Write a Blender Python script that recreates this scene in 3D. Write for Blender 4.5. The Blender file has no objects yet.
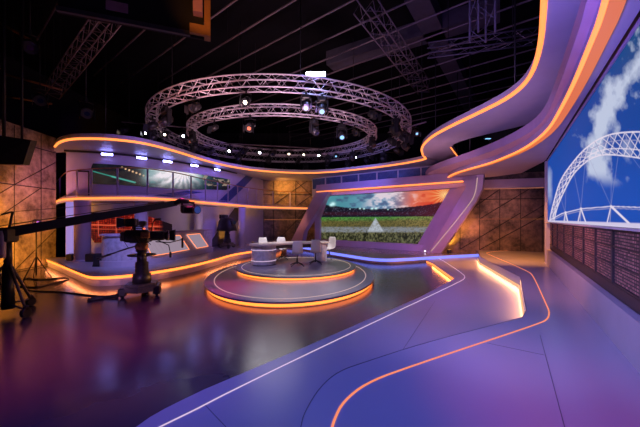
import bpy, math, random
import numpy as np
from mathutils import Vector, Matrix
from mathutils.geometry import tessellate_polygon

random.seed(7)
C = bpy.context.scene.collection
PI = math.pi
F0, HOR, H = 300.0, 219.0, 2.0            # focal length in pixels, horizon row, eye height


def FZ(px, py, z):                         # where a sight line meets the level z
    Y = F0 * (H - z) / (py - HOR)
    return ((px - 320) / F0 * Y, Y)


def AY(px, py, Y):                         # the point at depth Y
    return Vector(((px - 320) / F0 * Y, Y, H + (HOR - py) / F0 * Y))


# ------------------------------------------------------------------ mesh helpers
class MB:
    def __init__(s):
        s.v, s.f, s.mi, s.sm = [], [], [], []
        s.m = 0

    def add(s, vs, fs, smooth=False, m=None):
        b = len(s.v)
        s.v += [tuple(x) for x in vs]
        for f in fs:
            s.f.append([b + i for i in f])
            s.mi.append(s.m if m is None else m)
            s.sm.append(smooth)
        return s

    def box(s, x0, x1, y0, y1, z0, z1, m=None, M=None):
        vs = [Vector(p) for p in ((x0, y0, z0), (x1, y0, z0), (x1, y1, z0), (x0, y1, z0), (x0, y0, z1), (x1, y0, z1), (x1, y1, z1), (x0, y1, z1))]
        if M is not None:
            vs = [M @ p for p in vs]
        return s.add(vs, [(3, 2, 1, 0), (4, 5, 6, 7), (0, 1, 5, 4), (1, 2, 6, 5), (2, 3, 7, 6), (3, 0, 4, 7)], m=m)

    def cbox(s, c, d, bev=0.0, M=None, m=None):      # box with chamfered edges
        cx, cy, cz = c
        hx, hy, hz = d[0] / 2, d[1] / 2, d[2] / 2
        b = min(bev, hx * .9, hy * .9, hz * .9)
        prof = [(hx, hy - b), (hx - b, hy), (-hx + b, hy), (-hx, hy - b), (-hx, -hy + b), (-hx + b, -hy), (hx - b, -hy), (hx, -hy + b)]
        rings = []
        for z, k in ((-hz, b), (-hz + b, 0), (hz - b, 0), (hz, b)):
            r = []
            for x, y in prof:
                fx = (abs(x) - k) / abs(x) if abs(x) > 1e-9 else 1
                fy = (abs(y) - k) / abs(y) if abs(y) > 1e-9 else 1
                r.append(Vector((cx + x * fx, cy + y * fy, cz + z)))
            rings.append(r)
        return s.loft(rings, True, True, M=M, m=m, smooth=False)

    def loft(s, rings, closed=True, caps=True, M=None, m=None, smooth=True):
        n = len(rings[0])
        vs = [M @ Vector(p) if M is not None else p for r in rings for p in r]
        fs = []
        for i in range(len(rings) - 1):
            for j in range(n if closed else n - 1):
                k = (j + 1) % n
                fs.append((i * n + j, i * n + k, (i + 1) * n + k, (i + 1) * n + j))
        s.add(vs, fs, smooth, m)
        if caps and closed:
            b = len(s.v) - len(vs)
            for f in (list(range(n))[::-1], [(len(rings) - 1) * n + j for j in range(n)]):
                s.f.append([b + i for i in f]); s.mi.append(s.m if m is None else m); s.sm.append(False)
        return s

    def tube(s, pts, r, n=8, closed=False, M=None, m=None, flat=1.0):
        P = [Vector(p) for p in pts]
        R = r if isinstance(r, (list, tuple)) else [r] * len(P)
        rings = []
        up = Vector((0, 0, 1))
        N = len(P)
        for i, p in enumerate(P):
            if closed:
                t = P[(i + 1) % N] - P[i - 1]
            else:
                t = P[min(i + 1, N - 1)] - P[max(i - 1, 0)]
            if t.length < 1e-9:
                t = Vector((0, 0, 1))
            t.normalize()
            a = up.cross(t)
            if a.length < 1e-3:
                a = Vector((1, 0, 0)).cross(t)
                if a.length < 1e-3:
                    a = Vector((0, 1, 0))
            a.normalize()
            b = t.cross(a)
            rings.append([p + (a * math.cos(2 * PI * k / n) + b * math.sin(2 * PI * k / n) * flat) * R[i] for k in range(n)])
        if closed:
            rings.append(rings[0])
        return s.loft(rings, True, not closed, M=M, m=m, smooth=n > 5)

    def cyl(s, p0, p1, r0, r1=None, n=14, M=None, m=None):
        return s.tube([p0, p1], [r0, r0 if r1 is None else r1], n, M=M, m=m)

    def lathe(s, prof, n=24, M=None, m=None, c=(0, 0, 0), smooth=True):
        rings = []
        for r, z in prof:
            rings.append([Vector((c[0] + r * math.cos(2 * PI * k / n), c[1] + r * math.sin(2 * PI * k / n), c[2] + z)) for k in range(n)])
        return s.loft(rings, True, True, M=M, m=m, smooth=smooth)

    def prism(s, poly, z0, z1, M=None, m=None):
        poly = [(p[0], p[1]) for p in poly]
        A = sum(poly[i][0] * poly[(i + 1) % len(poly)][1] - poly[(i + 1) % len(poly)][0] * poly[i][1] for i in range(len(poly)))
        if A < 0:
            poly = poly[::-1]
        n = len(poly)
        tris = tessellate_polygon([[Vector((x, y, 0)) for x, y in poly]])
        vs = [Vector((x, y, z0)) for x, y in poly] + [Vector((x, y, z1)) for x, y in poly]
        if M is not None:
            vs = [M @ v for v in vs]
        fs = []
        for t in tris:
            a, b, c = t
            ar = (poly[b][0] - poly[a][0]) * (poly[c][1] - poly[a][1]) - (poly[c][0] - poly[a][0]) * (poly[b][1] - poly[a][1])
            if ar < 0:
                a, b, c = c, b, a
            fs.append((c, b, a)); fs.append((a + n, b + n, c + n))
        for i in range(n):
            j = (i + 1) % n
            fs.append((i, j, j + n, i + n))
        return s.add(vs, fs, m=m)

    def strip(s, out, inn, z0, z1, m=None):          # slab between two paths of the same length
        n = len(out)
        vs = [Vector((x, y, z)) for z in (z0, z1) for P in (out, inn) for x, y in P]
        o0, i0, o1, i1 = 0, n, 2 * n, 3 * n
        fs = []
        for k in range(n - 1):
            fs += [(o0 + k, o0 + k + 1, i0 + k + 1, i0 + k), (o1 + k, i1 + k, i1 + k + 1, o1 + k + 1),
                   (o0 + k, o1 + k, o1 + k + 1, o0 + k + 1), (i0 + k, i0 + k + 1, i1 + k + 1, i1 + k)]
        fs += [(o0, i0, i1, o1), (o0 + n - 1, o1 + n - 1, i1 + n - 1, i0 + n - 1)]
        return s.add(vs, fs, m=m)

    def band(s, path, z0, z1, t, closed=False, m=None):   # upright band of thickness t following a path
        n = len(path)
        P = [Vector((p[0], p[1], 0)) for p in path]
        rings = []
        for i in range(n):
            d = (P[(i + 1) % n] - P[i - 1]) if closed else (P[min(i + 1, n - 1)] - P[max(i - 1, 0)])
            nn = Vector((-d.y, d.x, 0)).normalized() * (t / 2)
            a, b = P[i] + nn, P[i] - nn
            rings.append([Vector((a.x, a.y, z0)), Vector((b.x, b.y, z0)), Vector((b.x, b.y, z1)), Vector((a.x, a.y, z1))])
        if closed:
            rings.append(rings[0])
        return s.loft(rings, True, not closed, m=m, smooth=False)

    def flat(s, path, w, z, closed=False, h=.006, m=None):   # ribbon lying on the level z
        n = len(path)
        P = [Vector((p[0], p[1], 0)) for p in path]
        rings = []
        for i in range(n):
            d = (P[(i + 1) % n] - P[i - 1]) if closed else (P[min(i + 1, n - 1)] - P[max(i - 1, 0)])
            nn = Vector((-d.y, d.x, 0)).normalized() * (w / 2)
            a, b = P[i] + nn, P[i] - nn
            rings.append([Vector((a.x, a.y, z)), Vector((b.x, b.y, z)), Vector((b.x, b.y, z + h)), Vector((a.x, a.y, z + h))])
        if closed:
            rings.append(rings[0])
        return s.loft(rings, True, not closed, m=m, smooth=False)


def smooth(P, it=2, closed=False):          # Chaikin corner cutting
    P = [tuple(p) for p in P]
    for _ in range(it):
        Q = [] if closed else [P[0]]
        n = len(P)
        for i in range(n if closed else n - 1):
            a, b = P[i], P[(i + 1) % n]
            Q.append(tuple(.75 * x + .25 * y for x, y in zip(a, b)))
            Q.append(tuple(.25 * x + .75 * y for x, y in zip(a, b)))
        if not closed:
            Q.append(P[-1])
        P = Q
    return P


def offset(P, d, closed=False):
    n = len(P)
    out = []
    for i in range(n):
        a = P[(i + 1) % n] if closed else P[min(i + 1, n - 1)]
        b = P[i - 1] if closed else P[max(i - 1, 0)]
        t = Vector((a[0] - b[0], a[1] - b[1])).normalized()
        out.append((P[i][0] - t.y * d, P[i][1] + t.x * d))
    return out


def resample(P, n):
    L = [0]
    for i in range(1, len(P)):
        L.append(L[-1] + math.dist(P[i], P[i - 1]))
    out = []
    for k in range(n):
        t = L[-1] * k / (n - 1)
        i = 0
        while i < len(P) - 2 and L[i + 1] < t:
            i += 1
        u = (t - L[i]) / max(1e-9, L[i + 1] - L[i])
        out.append(tuple(a + (b - a) * u for a, b in zip(P[i], P[i + 1])))
    return out


def ellipse(cx, cy, a, b, n=96):
    return [(cx + a * math.cos(2 * PI * k / n), cy + b * math.sin(2 * PI * k / n)) for k in range(n)]


def wloc(p):
    v = Vector((0, 0, 0))
    while p is not None:
        v += p.location
        p = p.parent
    return v


def obj(name, mb, mats, parent=None, world=True):
    me = bpy.data.meshes.new(name)
    off = wloc(parent) if world else Vector((0, 0, 0))
    me.from_pydata([(x - off.x, y - off.y, z - off.z) for x, y, z in mb.v], [], mb.f)
    for m in (mats if isinstance(mats, (list, tuple)) else [mats]):
        me.materials.append(m)
    me.polygons.foreach_set('material_index', mb.mi)
    me.polygons.foreach_set('use_smooth', mb.sm)
    me.update()
    o = bpy.data.objects.new(name, me)
    C.objects.link(o)
    if parent is not None:
        o.parent = parent
    return o


def thing(name, label, cat, loc=(0, 0, 0), rz=0.0, group=None):
    o = bpy.data.objects.new(name, None)
    o.empty_display_size = .2
    C.objects.link(o)
    o.location = loc
    o.rotation_euler = (0, 0, rz)
    o['label'] = label
    o['category'] = cat
    if group:
        o['group'] = group
    return o


def tag(o, label, cat, group=None):
    o['label'] = label
    o['category'] = cat
    if group:
        o['group'] = group
    return o


def struct(name, mb, mats, parent=None):
    o = obj(name, mb, mats, parent)
    if parent is None:
        o['kind'] = 'structure'
    return o


def dup(root, loc, rot, label=None, group=None, scale=1.0):
    r = root.copy(); C.objects.link(r)
    r.location = loc
    r.rotation_euler = rot if isinstance(rot, (tuple, list)) else (0, 0, rot)
    r.scale = (scale,) * 3
    if label:
        r['label'] = label
    if group:
        r['group'] = group
    for ch in list(root.children):
        c = ch.copy(); C.objects.link(c); c.parent = r
        for g in list(ch.children):
            d = g.copy(); C.objects.link(d); d.parent = c
    return r


# ------------------------------------------------------------------ materials
def nodes(name):
    m = bpy.data.materials.new(name)
    m.use_nodes = True
    nt = m.node_tree
    return m, nt, nt.nodes['Principled BSDF']


def mat(name, col, rough=.5, metal=0.0, var=.12, scale=6.0, bump=0.0, spec=.5, rvar=0.0, coat=0.0):
    m, nt, b = nodes(name)
    tc = nt.nodes.new('ShaderNodeTexCoord')
    nz = nt.nodes.new('ShaderNodeTexNoise')
    nz.inputs['Scale'].default_value = scale
    nz.inputs['Detail'].default_value = 5
    nt.links.new(tc.outputs['Object'], nz.inputs['Vector'])
    rp = nt.nodes.new('ShaderNodeValToRGB')
    rp.color_ramp.elements[0].position = .3
    rp.color_ramp.elements[1].position = .7
    rp.color_ramp.elements[0].color = tuple(c * (1 - var) for c in col) + (1,)
    rp.color_ramp.elements[1].color = tuple(min(1, c * (1 + var)) for c in col) + (1,)
    nt.links.new(nz.outputs['Fac'], rp.inputs['Fac'])
    nt.links.new(rp.outputs['Color'], b.inputs['Base Color'])
    b.inputs['Roughness'].default_value = rough
    b.inputs['Metallic'].default_value = metal
    b.inputs['Specular IOR Level'].default_value = spec
    b.inputs['Coat Weight'].default_value = coat
    if rvar:
        mr = nt.nodes.new('ShaderNodeMapRange')
        mr.inputs['To Min'].default_value = max(.02, rough - rvar)
        mr.inputs['To Max'].default_value = rough + rvar
        nt.links.new(nz.outputs['Fac'], mr.inputs['Value'])
        nt.links.new(mr.outputs['Result'], b.inputs['Roughness'])
    if bump:
        bp = nt.nodes.new('ShaderNodeBump')
        bp.inputs['Strength'].default_value = bump
        bp.inputs['Distance'].default_value = .02
        nt.links.new(nz.outputs['Fac'], bp.inputs['Height'])
        nt.links.new(bp.outputs['Normal'], b.inputs['Normal'])
    return m


def led(name, col, strength):
    m, nt, b = nodes(name)
    b.inputs['Base Color'].default_value = (.05, .05, .05, 1)
    b.inputs['Emission Color'].default_value = col + (1,)
    b.inputs['Emission Strength'].default_value = strength
    return m


def screen_mat(name, strength):
    m, nt, b = nodes(name)
    at = nt.nodes.new('ShaderNodeAttribute')
    at.attribute_name = 'picture'
    b.inputs['Base Color'].default_value = (.01, .01, .01, 1)
    b.inputs['Roughness'].default_value = .6
    b.inputs['Specular IOR Level'].default_value = .08
    nt.links.new(at.outputs['Color'], b.inputs['Emission Color'])
    b.inputs['Emission Strength'].default_value = strength
    return m


def tile_mat(name, c0, c1, scale, rough=.65, bump=.5):
    m, nt, b = nodes(name)
    tc = nt.nodes.new('ShaderNodeTexCoord')
    n1 = nt.nodes.new('ShaderNodeTexNoise'); n1.inputs['Scale'].default_value = scale; n1.inputs['Detail'].default_value = 8; n1.inputs['Roughness'].default_value = .7
    n2 = nt.nodes.new('ShaderNodeTexNoise'); n2.inputs['Scale'].default_value = scale * .22; n2.inputs['Detail'].default_value = 3
    for n in (n1, n2):
        nt.links.new(tc.outputs['Object'], n.inputs['Vector'])
    mx = nt.nodes.new('ShaderNodeMath'); mx.operation = 'ADD'
    nt.links.new(n1.outputs['Fac'], mx.inputs[0]); nt.links.new(n2.outputs['Fac'], mx.inputs[1])
    rp = nt.nodes.new('ShaderNodeValToRGB')
    rp.color_ramp.elements[0].position = .40; rp.color_ramp.elements[1].position = .62
    rp.color_ramp.elements[0].color = c0 + (1,); rp.color_ramp.elements[1].color = c1 + (1,)
    h = nt.nodes.new('ShaderNodeMath'); h.operation = 'MULTIPLY'; h.inputs[1].default_value = .5
    nt.links.new(mx.outputs[0], h.inputs[0]); nt.links.new(h.outputs[0], rp.inputs['Fac'])
    nt.links.new(rp.outputs['Color'], b.inputs['Base Color'])
    b.inputs['Roughness'].default_value = rough
    bp = nt.nodes.new('ShaderNodeBump'); bp.inputs['Strength'].default_value = bump; bp.inputs['Distance'].default_value = .03
    nt.links.new(n1.outputs['Fac'], bp.inputs['Height']); nt.links.new(bp.outputs['Normal'], b.inputs['Normal'])
    return m


def brick_mat(name):
    m, nt, b = nodes(name)
    uv = nt.nodes.new('ShaderNodeUVMap')
    br = nt.nodes.new('ShaderNodeTexBrick')
    br.inputs['Color1'].default_value = (.66, .34, .30, 1); br.inputs['Color2'].default_value = (.16, .08, .08, 1)
    br.inputs['Mortar'].default_value = (.03, .02, .025, 1)
    br.inputs['Scale'].default_value = 1; br.inputs['Mortar Size'].default_value = .009
    br.inputs['Brick Width'].default_value = .075; br.inputs['Row Height'].default_value = .042; br.offset = 0.0
    nt.links.new(uv.outputs['UV'], br.inputs['Vector'])
    nt.links.new(br.outputs['Color'], b.inputs['Base Color'])
    b.inputs['Roughness'].default_value = .6
    return m


def glass_mat(name):
    m, nt, b = nodes(name)
    tr = nt.nodes.new('ShaderNodeBsdfTransparent'); tr.inputs['Color'].default_value = (.97, .97, .99, 1)
    gl = nt.nodes.new('ShaderNodeBsdfGlossy'); gl.inputs['Roughness'].default_value = .05
    mx = nt.nodes.new('ShaderNodeMixShader'); mx.inputs[0].default_value = .02
    nt.links.new(tr.outputs[0], mx.inputs[1]); nt.links.new(gl.outputs[0], mx.inputs[2])
    nt.links.new(mx.outputs[0], nt.nodes['Material Output'].inputs['Surface'])
    return m


M = dict(
    floor=mat('floor_paint', (.052, .042, .058), .19, var=.10, scale=1.1, rvar=.035, spec=.7),
    deck=mat('deck_paint', (.38, .37, .45), .25, var=.015, scale=1.0, rvar=.015, spec=.5),
    round=mat('round_deck', (.25, .23, .26), .22, var=.03, scale=1.0, rvar=.02, spec=.6),
    nose=mat('dark_nosing', (.10, .07, .10), .35),
    riser=mat('riser_paint', (.60, .56, .62), .45, var=.05),
    white=mat('set_white', (.44, .41, .50), .5, var=.05, scale=2),
    mauve=mat('set_mauve', (.40, .33, .46), .5, var=.06, scale=2),
    purple=mat('set_purple', (.36, .27, .44), .42, var=.06, scale=2),
    dark=mat('set_dark', (.06, .05, .07), .55),
    blueglass=mat('blue_panel', (.05, .09, .22), .25, var=.3, scale=3),
    stripe=mat('blue_stripe', (.03, .06, .20), .45),
    black=mat('black_metal', (.016, .015, .018), .42, spec=.4),
    gear=mat('camera_black', (.022, .020, .022), .38, var=.4, scale=14),
    gearhi=mat('camera_grey', (.10, .085, .075), .4, var=.3, scale=20),
    alu=mat('truss_aluminium', (.62, .54, .58), .42, metal=.25, var=.1),
    pipe=mat('ceiling_pipe', (.16, .115, .13), .5, metal=.1),
    ceil=mat('ceiling_black', (.004, .0035, .005), .9, spec=.1),
    void=mat('drape_black', (.008, .006, .010), .9),
    chair=mat('chair_shell', (.66, .61, .60), .5, var=.03),
    chairb=mat('chair_base', (.012, .012, .014), .35),
    deskw=mat('desk_stone', (.42, .40, .48), .38, var=.22, scale=9, rvar=.05),
    desktop=mat('desk_top', (.50, .44, .42), .3, var=.1, scale=5),
    tile=tile_mat('worn_tile', (.09, .066, .055), (.48, .38, .31), 4.0),
    tiled=tile_mat('dark_tile', (.035, .024, .020), (.24, .165, .13), 4.5, rough=.55),
    seam=mat('seam_black', (.006, .005, .005), .7),
    groove=mat('floor_seam', (.09, .09, .12), .5),
    brick=brick_mat('mesh_brick'),
    grid=mat('grid_frame', (.035, .022, .030), .5),
    glass=glass_mat('clear_glass'),
    rail=mat('rail_metal', (.34, .30, .38), .35, metal=.5),
    lens=mat('lens_glass', (.01, .02, .06), .08, spec=.9),
    lensb=led('lens_blue_glow', (.02, .10, .55), .35),  # weak emission gives the crane lens its blue
    copper=mat('rust_steel', (.30, .13, .05), .5, metal=.3, var=.3),
    cable=mat('rubber_cable', (.010, .009, .010), .55),
    orange=led('orange_led', (1.0, .235, .045), 2.0),
    orange2=led('orange_led_glow', (1.0, .20, .028), 3.0),
    orangedim=led('orange_led_dim', (1.0, .30, .08), .28),
    coveglow=led('cove_painted_glow', (1.0, .21, .03), .72),
    peach=led('peach_glow', (1.0, .34, .20), .55),
    inlayw=led('white_inlay', (.85, .62, .85), .85),
    inlayd=led('stage_inlay', (1.0, .66, .55), .55),
    inlayo=led('orange_inlay', (1.0, .27, .09), 1.0),
    cream=led('cream_led', (1.0, .48, .20), 1.0),
    bluled=led('blue_led', (.17, .21, 1.0), 1.5),
    bluspot=led('blue_bar', (.28, .28, 1.0), 24.0),
    flood=led('flood_face', (.42, .46, 1.0), 26.0),
    hot=led('hot_lens', (.85, .88, 1.0), 40.0),
    warmlens=led('warm_lens', (1.0, .8, .6), 9.0),
    redlens=led('red_lens', (1.0, .16, .06), 1.6),
    cyan=led('cool_lens', (.25, .55, 1.0), 1.6),
    lavglow=led('lavender_glow', (.36, .30, .95), .62),
    panel=led('desk_panel_glow', (.62, .47, .60), .48),
    uplens=led('amber_lens', (1.0, .42, .05), 2.5),
    whitedot=led('white_dot', (.9, .8, 1.0), 2.5),
    label=mat('faded_label', (.45, .22, .30), .6),
    ductside=mat('amber_steel', (.35, .16, .05), .5),
)

# ------------------------------------------------------------------ painted display pictures
def lin(*c):
    c = np.array(c, float) / 255.0
    return np.where(c <= .04045, c / 12.92, ((c + .055) / 1.055) ** 2.4)


_rng = np.random.RandomState(3)
_lat = _rng.rand(64, 64)


def vnoise(x, y):
    xi = np.floor(x).astype(int); yi = np.floor(y).astype(int)
    fx = x - xi; fy = y - yi
    fx = fx * fx * (3 - 2 * fx); fy = fy * fy * (3 - 2 * fy)
    g = lambda a, b: _lat[a % 64, b % 64]
    return (g(xi, yi) * (1 - fx) + g(xi + 1, yi) * fx) * (1 - fy) + (g(xi, yi + 1) * (1 - fx) + g(xi + 1, yi + 1) * fx) * fy


def fbm(x, y, o=5):
    a, s, t = .5, 0, 0
    for k in range(o):
        s = s + a * vnoise(x * 2 ** k + 17 * k, y * 2 ** k + 31 * k); t += a; a *= .55
    return s / t


def sst(a, b, x):
    t = np.clip((x - a) / (b - a), 0, 1)
    return t * t * (3 - 2 * t)


def mixc(c, d, a):
    return c * (1 - a[..., None]) + d * a[..., None]


def seg(X, Y, x0, y0, x1, y1, w):
    dx, dy = x1 - x0, y1 - y0
    t = np.clip(((X - x0) * dx + (Y - y0) * dy) / (dx * dx + dy * dy + 1e-9), 0, 1)
    d = np.hypot(X - x0 - t * dx, Y - y0 - t * dy)
    return 1 - sst(w * .5, w * .5 + .45, d)


def display(name, P, nu, nv, paint, material, parent):
    """P(s,t) -> points of the flat display face; paint gives its picture in the picture's own grid."""
    s, t = np.meshgrid(np.linspace(0, 1, nu), np.linspace(0, 1, nv))
    X, Y, Z = P(s, t)
    px = 320 + F0 * X / Y
    py = HOR - F0 * (Z - H) / Y
    col = np.clip(paint(s, t, px, py), 0, 4)
    off = wloc(parent)
    V = np.stack([X - off.x, Y - off.y, Z - off.z], -1).reshape(-1, 3)
    i = np.arange(nu * nv).reshape(nv, nu)
    Fq = np.stack([i[:-1, :-1], i[:-1, 1:], i[1:, 1:], i[1:, :-1]], -1).reshape(-1, 4)
    me = bpy.data.meshes.new(name)
    me.from_pydata(V.tolist(), [], Fq.tolist())
    at = me.attributes.new('picture', 'FLOAT_COLOR', 'POINT')
    at.data.foreach_set('color', np.concatenate([col.reshape(-1, 3), np.ones((nu * nv, 1))], 1).astype(np.float32).ravel())
    me.materials.append(material)
    o = bpy.data.objects.new(name, me)
    C.objects.link(o)
    o.parent = parent
    return o


scr_mat = screen_mat('display_face', 1.0)

# ------------------------------------------------------------------ levels and plans
Z_MID, Z_UP, Z_BACK, Z_LEFT = .12, .40, .25, .36
RW = lambda Y, e=0.0: (1.35 + .63 * Y + .846 * e, Y - .533 * e)      # right wall, e = depth behind its face

upper_front = [FZ(*p, Z_UP) for p in ((300, 427), (303.4, 412.7), (319, 387), (338, 371), (362, 362.7), (420, 343.7), (500, 323))]
upper_edge = [(-.22, .4)] + smooth([(-.2, 1.6)] + upper_front, 2) + [FZ(522, 317, Z_UP), FZ(526, 310, Z_UP), FZ(520, 277, Z_UP), FZ(480, 257, Z_UP), (7.35, 13.9), (8.03, 15.2), (8.05, 15.42)]
upper_poly = upper_edge + [(11.2, 14.42), RW(10.85), RW(.4)]
mid_edge = [(-2.9, 1.2), (-2.2, 2.0)] + [FZ(*p, Z_MID) for p in ((136, 427), (150, 417), (165, 408.5), (182, 400.0), (205, 389), (300, 349), (420, 297), (443, 285), (455, 278), (433, 262.8))] + [(4.9, 13.78)]
back_front = smooth([(-2.6, 20.6), FZ(310, 247, Z_BACK)] + [FZ(*p, Z_BACK) for p in ((327, 251), (347, 254), (370, 257.5), (385, 258.3), (400, 258), (436, 255.7))] + [(8.0, 15.18)], 2)
left_front = [(-11.55, 12.72), FZ(59.7, 262, Z_LEFT), FZ(84, 271.5, Z_LEFT), FZ(92, 274, Z_LEFT), FZ(104, 274.2, Z_LEFT), FZ(130, 272.5, Z_LEFT), FZ(180, 265.5, Z_LEFT), FZ(213, 258, Z_LEFT), FZ(230, 253, Z_LEFT), FZ(249, 250, Z_LEFT), (-2.6, 18.2), (-2.62, 20.4)]
left_front = smooth(left_front, 2)
WB = smooth([(-11.0, 13.0), (-10.5, 13.1), (-9.9, 13.3), (-9.0, 13.7), (-7.8, 15.0), (-6.6, 16.5), (-5.7, 18.5), (-4.9, 21.0), (-4.4, 23.3)], 2)

# ------------------------------------------------------------------ the room
struct('floor', MB().box(-15, 15, -2, 27, -.1, 0), M['floor'])
struct('ceiling', MB().box(-15, 15, -2, 27, 9.6, 9.75), M['ceil'])


def seams(mb, P, segs, r, m):
    for a, b in segs:
        mb.tube([P(*a), P(*b)], r, 4, m=m)


# left wall of worn tiles
wl = MB()
LW = lambda Y, z, e=0.0: Vector((-10.64 - .083 * Y + e, Y, z))
pl = [(LW(Y, 0).x, Y) for Y in (5.0, 13.35)]
wl.prism([pl[0], pl[1], (pl[1][0] - .2, 13.35), (pl[0][0] - .2, 5.0)], 0, 5.6, m=0)
sg = []
for Y in (6.56, 7.76, 8.96, 10.16, 11.36, 12.56):
    sg.append(((Y, .02), (Y, 5.55)))
for z in (.04, 1.67, 3.3, 4.93):
    sg.append(((5.02, z), (13.3, z)))
for a in ((8.96, 1.67, 11.36, 3.3), (10.16, 1.67, 12.56, 3.3), (11.36, 3.3, 13.3, 4.5), (8.9, .04, 11.36, 1.67), (11.36, .04, 13.3, 1.5), (7.76, 3.3, 10.16, 4.93)):
    sg.append(((a[0], a[1]), (a[2], a[3])))
seams(wl, lambda Y, z: LW(Y, z, .006), sg, .016, 1)
struct('wall_left', wl, [M['tile'], M['seam']])

# wall behind the balcony: lavender set wall following a bend, full height
wb = MB()
wb.strip(WB, offset(WB, .2), 0, 5.0, m=0)
struct('wall_balcony', wb, [M['white']])

# diagonal blue bands on that wall
def wall_pt(u, z, e):                       # u = share along WB
    n = len(WB) - 1
    i = min(n - 1, int(u * n)); f = u * n - i
    a, b = WB[i], WB[i + 1]
    t = Vector((b[0] - a[0], b[1] - a[1])).normalized()
    return Vector((a[0] + (b[0] - a[0]) * f + t.y * e, a[1] + (b[1] - a[1]) * f - t.x * e, z))


def wall_band(u0, z0, u1, z1, w, e0, e1, mb, n=10, m=0):
    rings = []
    for k in range(n + 1):
        t = k / n
        u, z = u0 + (u1 - u0) * t, z0 + (z1 - z0) * t
        rings.append([wall_pt(u - w / 2, z, e0), wall_pt(u + w / 2, z, e0), wall_pt(u + w / 2, z, e1), wall_pt(u - w / 2, z, e1)])
    mb.loft(rings, smooth=False, m=m)


def u_at(px):
    for k in range(4000):
        p = wall_pt(k / 4000, 3, .06)
        if 320 + F0 * p.x / p.y >= px:
            return k / 4000
    return 1


tr = MB(); wall_band(u_at(223), 2.98, u_at(250), 4.96, u_at(229) - u_at(219), .004, .04, tr)
struct('trim_1', tr, M['stripe'])
tr = MB(); wall_band(u_at(214), .40, u_at(241), 2.7, u_at(236) - u_at(224), .004, .05, tr)
struct('trim_2', tr, M['dark'])
tr = MB(); wall_band(.45, 2.98, .60, 3.5, .06, .004, .03, tr)
struct('trim_3', tr, M['stripe'])

# tiled wall at the back, in the gap between the balcony and the big frame
bt = MB()
BT = lambda x, z, e=0: Vector((x, 23.3 + .06 * (x + 4) - e, z))
bt.prism([(-4.5, 23.3), (1.5, 23.66), (1.5, 23.9), (-4.5, 23.5)], 0, 5.0, m=0)
sg = [((x, .02), (x, 4.98)) for x in (-3.6, -1.9, -.2)] + [((-4.4, z), (1.4, z)) for z in (3.9,)]
sg += [((-3.6, 3.1), (-1.0, 4.98)), ((-1.9, 2.95), (.6, 4.8)), ((-3.6, .05), (-1.0, 2.7)), ((-1.9, 4.98), (-.2, 3.4))]
seams(bt, lambda x, z: BT(x, z, .02), sg, .022, 1)
struct('wall_back', bt, [M['tiled'], M['seam']])
struct('trim_4', MB().tube([BT(-4.3, 1.95, .03), BT(1.4, 1.95, .03)], .022, 6), M['orangedim'])

# black drapes beyond everything
struct('wall_side', MB().box(-14.9, -14.6, -1.9, 26.5, 0, 9.6), M['void'])
struct('wall_rear', MB().box(-15, 15, 26.6, 26.9, 0, 9.6), M['void'])

# dark tiled wall on the far side of the raised walk
rt = MB()
RTa, RTb = Vector((6.45, 15.95)), Vector((11.3, 14.45))
RT = lambda u, z, e=0: Vector((RTa.x + (RTb.x - RTa.x) * u - .276 * e, RTa.y + (RTb.y - RTa.y) * u - .961 * e, z))
rt.prism([RTa, RTb, (RTb.x + .06, RTb.y + .2), (RTa.x + .06, RTa.y + .2)], 0, 4.3, m=0)
sg = [((u, .42), (u, 3.5)) for u in (.18, .36, .54, .72, .90)] + [((0.02, z), (.98, z)) for z in (3.0,)]
sg += [((.18, .42), (.72, 2.3)), ((.36, .42), (.98, 2.4)), ((.36, 2.0), (.80, 3.5)), ((.05, 1.6), (.54, 3.5)), ((.72, 2.0), (.98, 2.9))]
seams(rt, lambda u, z: RT(u, z, .006), sg, .018, 1)
struct('wall_alcove', rt, [M['tiled'], M['seam']])
struct('trim_5', MB().tube([RT(.02, 2.0, .03), RT(.98, 2.0, .03)], .012, 6), M['orangedim'])
struct('trim_6', MB().tube([RT(.05, 3.52, .05), RT(.98, 3.52, .05)], .012, 6), M['peach'])
vb = MB()
vb.prism([RT(.0, 0, .18).xy, RT(1, 0, .18).xy, RT(1, 0, .01).xy, RT(0, 0, .01).xy], 3.55, 3.98)
struct('trim_7', vb, M['mauve'])

# right wall: curb, dark band, mesh bricks, white ledge, header
rwl = MB()
def rw_box(mb, Y0, Y1, e0, e1, z0, z1, m=0):
    mb.prism([RW(Y0, e0), RW(Y1, e0), RW(Y1, e1), RW(Y0, e1)], z0, z1, m=m)
rw_box(rwl, .2, 10.9, .22, .5, 0, 4.6, 0)
struct('wall_right', rwl, [M['grid']])
cb = MB(); rw_box(cb, .2, 10.9, 0, .22, .0, .92)
struct('baseboard_right', cb, M['white'])
cb = MB(); rw_box(cb, .2, 10.75, -.02, .22, 1.868, 1.895)
struct('trim_8', cb, M['riser'])
cb = MB(); cb.prism([RW(10.78, -.04), RW(11.0, -.04), RW(11.0, .6), RW(10.78, .6)], .4, 4.08)
struct('trim_9', cb, M['white'])

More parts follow.
